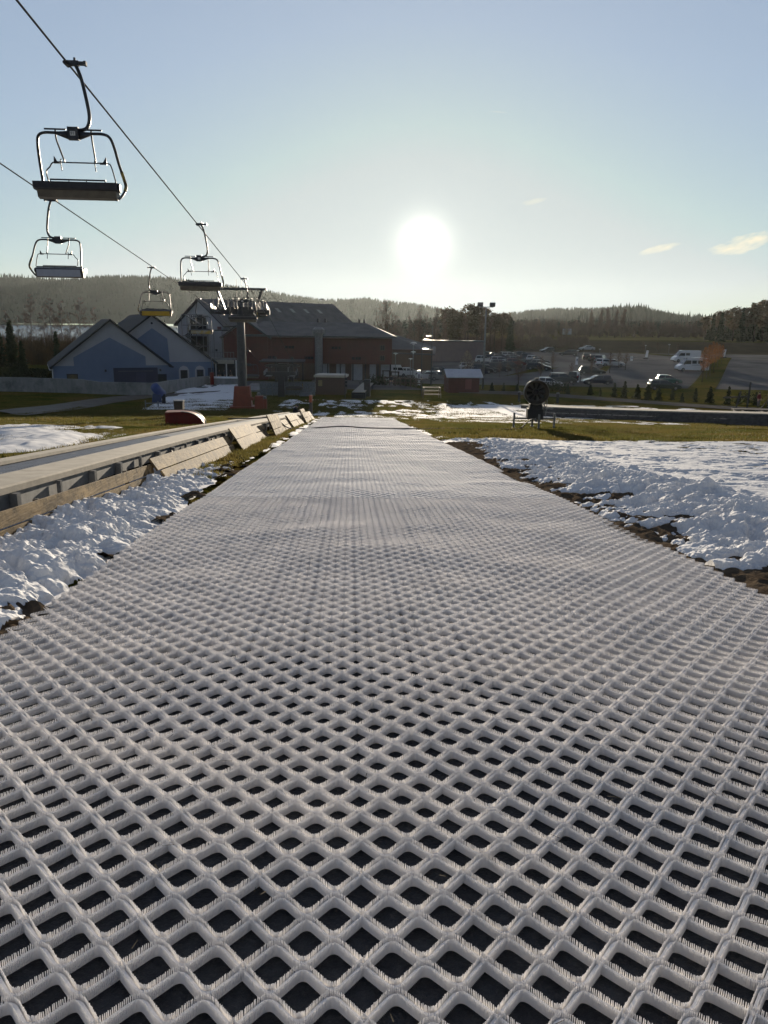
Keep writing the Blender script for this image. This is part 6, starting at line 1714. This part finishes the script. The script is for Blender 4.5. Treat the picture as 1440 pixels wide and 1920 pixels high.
def mk_lamp():
    t = thing('street_lamp', None, None)
    m = MB(); m.tube([(0, 0, 0), (0, 0, 3.7)], .055, 8); m.build('pole', M_STEEL, t, True)
    m = MB(); m.lathe([(.07, 3.62), (.12, 3.66), (.15, 3.86), (0, 3.88)], 12); m.build('globe', M_LAMP, t, True)
    m = MB(); m.lathe([(.0, 4.0), (.26, 3.96), (.44, 3.86), (.43, 3.83), (.0, 3.9)], 16); m.build('lamp_shade', M_LAMP, t, True)
    return t
for a in ((1253, 668, 645, 'mushroom lamp left of the white panel van'), (1209, 666, 647, 'mushroom lamp at the back of the lot left of the panel van'), (1082, 683, 656, 'mushroom lamp on the far lot above the cars'), (1123, 676, 654, 'mushroom lamp behind the far right car group'), (961, 684, 660, 'mushroom lamp right of the gleaming car row'), (741, 706, 661, 'mushroom lamp in front of the low sheds'), (774, 706, 658, 'mushroom lamp with bright shade between the sheds and the cars'), (769, 710, 671, 'nearer mushroom lamp with bright shade by the white car'), (774, 700, 641, 'small mushroom lamp high in front of the pines'), (652, 709, 661, 'mushroom lamp left of the pair before the red building'), (659, 708, 655, 'taller mushroom lamp of the pair before the red building'), (605, 700, 667, 'mushroom lamp just right of the exhaust stack')): mushroom(*a)
def road_lamp(px, yb, yt, arms, lab):
    p = ground(px, yb); h = pixh(px, yt, p); t = thing('street_lamp', lab, 'street lamp', p, 0, 'tall road lamps')
    m = MB(); m.tube([(0, 0, 0), (0, 0, h)], [.09, .055], 8); m.build('pole', M_DARKSTEEL, t, True)
    for dx, f in arms:
        m = MB(); m.bar((0, 0, h*f), (dx*.7, 0, h*f+.12), .06, .06); m.box((dx, 0, h*f+.14), (.75, .22, .12)); m.build('lamp_arm', M_LAMP, t)
road_lamp(808, 722, 612, [(-1.0, .60), (-.6, .82)], 'tall dark road lamp with two side arms left of the hut')
road_lamp(790, 706, 637, [(.8, .99)], 'thin road lamp with one arm behind the tall dark one')
# electric hook-up pillars and slanted white pillars
for px, py, yt, lab in ((1083, 717, 697, 'white supply pillar in front of the small black car'), (1081, 684, 669, 'white supply pillar under the far lot lamp'), (785, 722, 695, 'pale round capped pillar left of the steel frame'), (1184, 677, 668, 'small white bollard left of the slanted pillar')):
    p = ground(px, py); h = pixh(px, yt, p); t = thing('supply_pillar', lab, 'pillar', p)
    m = MB(); m.box((0, 0, h/2), (.42, .36, h)); m.build('body', M_WHITE, t)
    m = MB(); m.box((0, 0, h+.03), (.5, .44, .07)); m.build('cap', M_STEEL, t)
    m = MB(); m.box((0, -.19, h*.62), (.28, .03, h*.3)); m.build('panel', M_STRIPE, t)
for px, py, yt, lab in ((1211, 673, 660, 'slanted white board pillar on dark base left of the panel van'), (1356, 672, 658, 'slanted white board pillar on dark base right of the orange trees')):
    p = ground(px, py); h = pixh(px, yt, p); t = thing('board_pillar', lab, 'pillar', p)
    m = MB(); m.box((0, 0, .2), (1.3, .6, .4)); m.build('base', M_TRIM, t)
    m = MB(); m.box((.15, 0, .4+h*.5), (.5, .18, h), ry=R(9)); m.build('board', M_WHITE, t)
p = ground(1192, 676); t = thing('barrier_rail', 'low grey barrier rail on the far lot', 'barrier', p)
m = MB(); m.bar((-4.5, 0, .7), (3, 0, .7), .12, .1); m.build('rail', M_STEEL, t)
for x in (-4.2, -1.8, .6, 2.8):
    m = MB(); m.bar((x, 0, 0), (x, 0, .7), .1, .1); m.build('post', M_STEEL, t)

# ================================================================== FENCES, FRAMES, TABLES
p0, p1 = ground(712, 722), ground(790, 727)
t = thing('rail_fence', 'dark timber rail fence between the conveyor ramp and the hut', 'fence')
n = 9; pts = [p0+(p1-p0)*k/(n-1) for k in range(n)]
for q in pts:
    q[2] = float(H(q[0], q[1])); m = MB(); m.bar(q, q+np.array([0, 0, 1.35]), .2, .2); m.build('post', M_DARKWOOD, t)
for hh in (.6, 1.15):
    m = MB(); m.bar(pts[0]+np.array([0, 0, hh]), pts[-1]+np.array([0, 0, hh]), .06, .14); m.build('rail', M_DARKWOOD, t)
for k, (px, py, w, h_, lab) in enumerate(((724, 719, 1.0, 2.0, 'tall timber stand with two uprights at the left of the rail fence'), (740, 720, 1.1, 1.9, 'tall timber stand with two uprights near the middle of the rail fence'))):
    t = thing('ski_stand', lab, 'ski stand', ground(px, py))
    for s in (-1, 1):
        m = MB(); m.bar((s*w/2, 0, 0), (s*w/2, 0, h_), .2, .2); m.build('upright', M_DARKWOOD, t)
    m = MB(); m.bar((-w/2-.15, 0, h_-.1), (w/2+.15, 0, h_-.1), .12, .16); m.build('crossbar', M_DARKWOOD, t)
p = ground(810, 747); t = thing('steel_frame', 'rectangular steel tube frame standing on snow left of the hut', 'frame', p, R(5))
for x in (-1.0, 1.0):
    for y in (0, 1.1):
        m = MB(); m.bar((x+(.12 if y == 0 else 0)*(1 if x > 0 else -1), y, -.02), (x, y, 1.32), .07, .07); m.build('leg', M_DARKWOOD, t)
m = MB()
for z in (.45, .9, 1.3): m.bar((-1.08, 0, z), (1.08, 0, z), .06, .06); m.bar((-1.08, 1.1, z), (1.08, 1.1, z), .06, .06)
for x in (-1.0, 1.0): m.bar((x, 0, 1.3), (x, 1.1, 1.3), .06, .06)
m.build('rails', M_DARKWOOD, t)
p = ground(790, 743); t = thing('post', 'single thin steel post left of the steel frame', 'post', p)
m = MB(); m.bar((0, 0, 0), (0, 0, 2.1), .09, .09); m.build('shaft', M_DARKSTEEL, t)
m = MB(); m.box((0, 0, 2.14), (.16, .16, .10)); m.build('cap', M_BLACK, t)
# table and railing with the standing man at the right edge
p = ground(1411, 783); t = thing('work_table', 'long weathered timber table at the right picture edge', 'table', p, R(-8))
m = MB(); m.box((0, 0, .72), (3.6, 1.0, .09)); m.build('table_top', M_WOODGREY, t)
for x in (-1.5, -.75, .9, 1.55):
    m = MB(); m.box((x, 0, .34), (.28, .7, .68)); m.build('leg', M_DARKWOOD, t)
p = ground(1398, 766); t = thing('timber_posts', 'leaning timber rail with tall posts beside the standing man', 'fence', p)
for x, h_, l in ((-1.1, 1.9, .35), (.15, 2.9, .05), (2.4, 1.6, 0)):
    m = MB(); m.bar((x, 0, 0), (x+l, 0, h_), .14, .14); m.build('post', M_WOODGREY, t)
m = MB(); m.bar((-2.6, .1, 1.15), (.3, .1, 1.35), .1, .14); m.build('rail', M_WOODGREY, t)
m = MB(); m.bar((1.7, 0, 0), (2.5, 0, 1.2), .12, .12); m.bar((3.3, 0, 0), (2.4, 0, 1.2), .12, .12); m.build('brace', M_DARKWOOD, t)

# ================================================================== PEOPLE
def skin_body(name, joints, edges, radii, par=None):
    me = bpy.data.meshes.new(name); me.from_pydata([tuple(j) for j in joints], edges, []); me.update()
    o = bpy.data.objects.new(name, me); COL.objects.link(o)
    md = o.modifiers.new('skin', 'SKIN'); md.use_smooth_shade = True
    for k, r in enumerate(radii):
        sv = me.skin_vertices[0].data[k]; sv.radius = (r, r) if np.isscalar(r) else r; sv.use_root = (k == 0)
    sd = o.modifiers.new('sub', 'SUBSURF'); sd.levels = 1; sd.render_levels = 1
    bpy.context.view_layer.update()
    m2 = bpy.data.meshes.new_from_object(o.evaluated_get(bpy.context.evaluated_depsgraph_get()))
    bpy.data.objects.remove(o)
    b = bpy.data.objects.new(name, m2); COL.objects.link(b)
    return b
def hand_chains(J, E, Rd, wrist, d, side):
    """palm and five fingers hanging from the wrist joint index"""
    w = np.array(J[wrist]); d = np.array(d, float); d /= np.linalg.norm(d); s = np.cross(d, [0, 1, 0]); s = s/np.linalg.norm(s)*side
    J.append(tuple(w+d*.07)); E.append((wrist, len(J)-1)); Rd.append((.035, .02)); pk = len(J)-1
    for k, L in enumerate((.07, .082, .078, .06)):
        J.append(tuple(w+d*.09+s*(k-1.5)*.02)); E.append((pk, len(J)-1)); Rd.append(.010)
        J.append(tuple(w+d*(.09+L)+s*(k-1.5)*.022+np.array([0, .015, 0]))); E.append((len(J)-2, len(J)-1)); Rd.append(.007)
    J.append(tuple(w+d*.05-s*.05)); E.append((wrist, len(J)-1)); Rd.append(.011)
    J.append(tuple(w+d*.085-s*.06)); E.append((len(J)-2, len(J)-1)); Rd.append(.008)
def person(label, loc, rz, jacket, trousers, pose='stand', scale=1.0, hat=None):
    if pose == 'stand':
        J = [(0, 0, .95), (0, 0, 1.12), (0, 0, 1.32), (0, 0, 1.46), (0, -.01, 1.53), (0, -.02, 1.60), (0, -.02, 1.72)]
        Rd = [(.16, .11), (.155, .105), (.18, .115), (.10, .08), .058, .085, .075]
        E = [(0, 1), (1, 2), (2, 3), (3, 4), (4, 5), (5, 6)]
        for s in (-1, 1):
            b = len(J); J += [(s*.19, 0, 1.41), (s*.25, .02, 1.14), (s*.24, -.10, .93)]; Rd += [.068, .052, .036]; E += [(2, b), (b, b+1), (b+1, b+2)]
            hand_chains(J, E, Rd, b+2, (0, -.3, -1), s)
            b = len(J); J += [(s*.10, 0, .86), (s*.11, -.02, .48), (s*.115, .02, .09), (s*.125, -.14, .045)]; Rd += [.098, .066, .048, .04]; E += [(0, b), (b, b+1), (b+1, b+2), (b+2, b+3)]
        head = np.array([0, -.02, 1.66]); zsplit = .93; neck = 1.49
    else:   # crouching, head bowed to the right of the picture (+x)
        J = [(-.10, 0, .30), (-.08, 0, .44), (.0, 0, .62), (.08, 0, .72), (.13, 0, .76), (.19, 0, .79), (.25, 0, .84)]
        Rd = [(.17, .15), (.17, .13), (.18, .13), (.10, .09), .056, .085, .078]
        E = [(0, 1), (1, 2), (2, 3), (3, 4), (4, 5), (5, 6)]
        for s in (-1, 1):
            b = len(J); J += [(.04, s*.19, .66), (.18, s*.22, .46), (.32, s*.12, .42)]; Rd += [.07, .052, .036]; E += [(2, b), (b, b+1), (b+1, b+2)]
            hand_chains(J, E, Rd, b+2, (.9, 0, -.2), s)
            b = len(J); J += [(-.05, s*.11, .26), (.24, s*.13, .40), (.08, s*.13, .08), (.22, s*.14, .045)]; Rd += [.10, .068, .05, .042]; E += [(0, b), (b, b+1), (b+1, b+2), (b+2, b+3)]
        head = np.array([.23, 0, .82]); zsplit = .36; neck = .745
    b = skin_body('person', J, E, Rd)
    me = b.data; me.materials.clear()
    for m_ in (jacket, trousers, M_SKIN, M_BLACK): me.materials.append(m_)
    for p_ in me.polygons:
        c = np.array(p_.center); z = c[2]
        near_hand = any(np.linalg.norm(c-np.array(J[q])) < .13 and min(Rd[q] if np.isscalar(Rd[q]) else .5, .5) < .02 for q in range(7, len(J)))
        if z > neck and np.linalg.norm(c-head) < .24: p_.material_index = 2
        elif near_hand: p_.material_index = 2
        elif z < .10: p_.material_index = 3
        elif z < zsplit: p_.material_index = 1
        else: p_.material_index = 0
        p_.use_smooth = True
    b.location = tuple(float(c) for c in loc); b.rotation_euler = (0, 0, rz); b.scale = (scale,)*3
    tag(b, label, 'person')
    f = np.array([0, -1.0, 0]) if pose == 'stand' else np.array([.85, 0, -.5]); sd = np.array([1.0, 0, 0]) if pose == 'stand' else np.array([0, 1.0, 0])
    u_ = np.cross(sd, f) if pose != 'stand' else np.array([0, 0, 1.0]); u_ = u_ if u_[2] > 0 else -u_
    h = MB(); V = []
    for th in np.linspace(0, 1.75, 7):
        for ph in np.linspace(0, 2*math.pi, 14, endpoint=False):
            V.append(head+.115*(u_*math.cos(th)*1.08+math.sin(th)*(sd*math.cos(ph)*.92-f*math.sin(ph)))-f*.012+u_*.01)
    i = np.arange(14); F = np.concatenate([np.stack([k*14+i, k*14+(i+1) % 14, (k+1)*14+(i+1) % 14, (k+1)*14+i], 1) for k in range(6)])
    h.add(np.array(V), F); h.build('hair' if hat is None else 'cap', M_CLOTHBLK if hat is None else hat, b, True)
    fm = MB()
    fm.box(head+f*.112+u_*-.005, (.022, .022, .035)); 
    fm.build('nose', M_SKIN, b)
    for s in (-1, 1):
        e = MB(); e.lathe([(0, -.008), (.010, 0), (0, .008)], 8, head+f*.092+sd*s*.035+u_*.022); e.build('eye', M_BLACK, b)
        e = MB(); e.lathe([(0, -.03), (.016, 0), (0, .03)], 8, head+sd*s*.09); e.build('ear', M_SKIN, b)
    mo = MB(); mo.box(head+f*.098-u_*.048, (.04 if pose == 'stand' else .012, .012 if pose == 'stand' else .04, .008)); mo.build('mouth', M_CLOTHRED, b)
    return b
person('person in dark clothes crouching with bowed head by the far end of the conveyor', P(*at_depth(553, 770, 62)[:2]), R(5), M_CLOTHBLK, M_CLOTHBLK, 'crouch', 1.0)
person('person in a maroon jacket standing by the timber rail at the right edge', ground(1421, 764), R(20), M_CLOTHRED, M_CLOTHGREY, 'stand')
GP = 'people at the hotel entrance'
for px, lab, rz, j in ((411, 'person in black standing left under the hotel canopy', .4, M_CLOTHBLK), (420, 'person in grey standing under the hotel sign board', 2.0, M_CLOTHGREY), (432, 'person in dark clothes right under the hotel canopy, near the tower', 1.0, M_CLOTHBLK)):
    b = person(lab, place(px, 700, 117.5), rz, j, M_CLOTHBLK); b['group'] = GP
person('person in a dark jacket standing among the posts of the rail fence', ground(733, 726), .5, M_CLOTHBLK, M_CLOTHGREY)
# red flag post by the house corner
p = ground(398, 722); t = thing('flag_post', 'slim mast with red padded foot at the corner of the blue house', 'mast', p)
m = MB(); m.tube([(0, 0, 0), (0, 0, 6.2)], [.10, .06], 8); m.build('pole', M_STEEL, t, True)
m = MB(); m.lathe([(.28, .0), (.28, 1.8), (0, 1.8)], 12); m.build('foot_padding', M_RED, t)

# straw and bits of grass lying on the mat
rgs = np.random.default_rng(91); n = 420; u = rgs.uniform(UL, UR, n); v = .9+16*rgs.random(n)**1.6
x, y = to_xy(u, v); z = mat_z(u, v)+.047; a = rgs.uniform(0, 6.283, n); l = rgs.uniform(.012, .05, n); w_ = .0016
A = np.stack([x, y, z], 1); D = np.stack([np.cos(a)*l, np.sin(a)*l, rgs.normal(0, .006, n)], 1); S = np.stack([-np.sin(a)*w_, np.cos(a)*w_, 0*a], 1)
mb = MB(); mb.add(np.stack([A-S, A+S, A+D+S*.4, A+D-S*.4], 1).reshape(-1, 3), np.arange(n*4).reshape(n, 4)); tag(mb.build('straw', mat('straw', (.10,.075,.035), (.05,.04,.025), 9, .9)), kind='stuff')

# ================================================================== GRASS
def grass(name, U0, U1, V0, V1, n, seed, hmin, hmax, clump=.5, keep=None):
    rg = np.random.default_rng(seed)
    u = rg.uniform(U0, U1, n); v = rg.uniform(V0, V1, n)
    k = fbm(u*.9, v*.9, 3, seed)+clump*rg.normal(0, .35, n) > -.12
    if keep is not None: k &= keep(u, v)
    u, v = u[k], v[k]; x, y = to_xy(u, v); z = H(x, y)-.01; m_ = len(u)
    hgt = rg.uniform(hmin, hmax, m_)*(1+.8*fbm(u*.5, v*.5, 2, seed+4)); a = rg.uniform(0, 6.283, m_); w = rg.uniform(.004, .011, m_)*(1+v/30); le = rg.uniform(.1, .7, m_)*hgt
    A = np.stack([x-np.cos(a)*w, y-np.sin(a)*w, z], 1); B = np.stack([x+np.cos(a)*w, y+np.sin(a)*w, z], 1)
    b = rg.uniform(0, 6.283, m_); T = np.stack([x+np.cos(b)*le, y+np.sin(b)*le, z+hgt], 1)
    mb = MB(); mb.add(np.stack([A, B, T], 1).reshape(-1, 3), np.arange(m_*3).reshape(m_, 3)); return tag(mb.build(name, M_GRASSBL), kind='stuff')
grass('grass', 3.3, 27, 28.2, 62, 240000, 5, .05, .13, keep=lambda u, v: (v < 64-(u-12)*.6) | (u < 12))
grass('grass', -3.5, -2.15, 8, 58, 60000, 6, .05, .12, keep=lambda u, v: (u < toe_l(v)-.05) & ((v > 13.5) | (u < -3.2)))
grass('grass', -6.5, -3.5, 2.5, 50, 45000, 7, .05, .14)
grass('grass', -26, -4.5, 38, 76, 90000, 8, .06, .15)
grass('grass', -22, -5.6, 12, 40, 110000, 12, .05, .13)
grass('grass', -22, 14, 58.6, 90, 110000, 9, .06, .15)
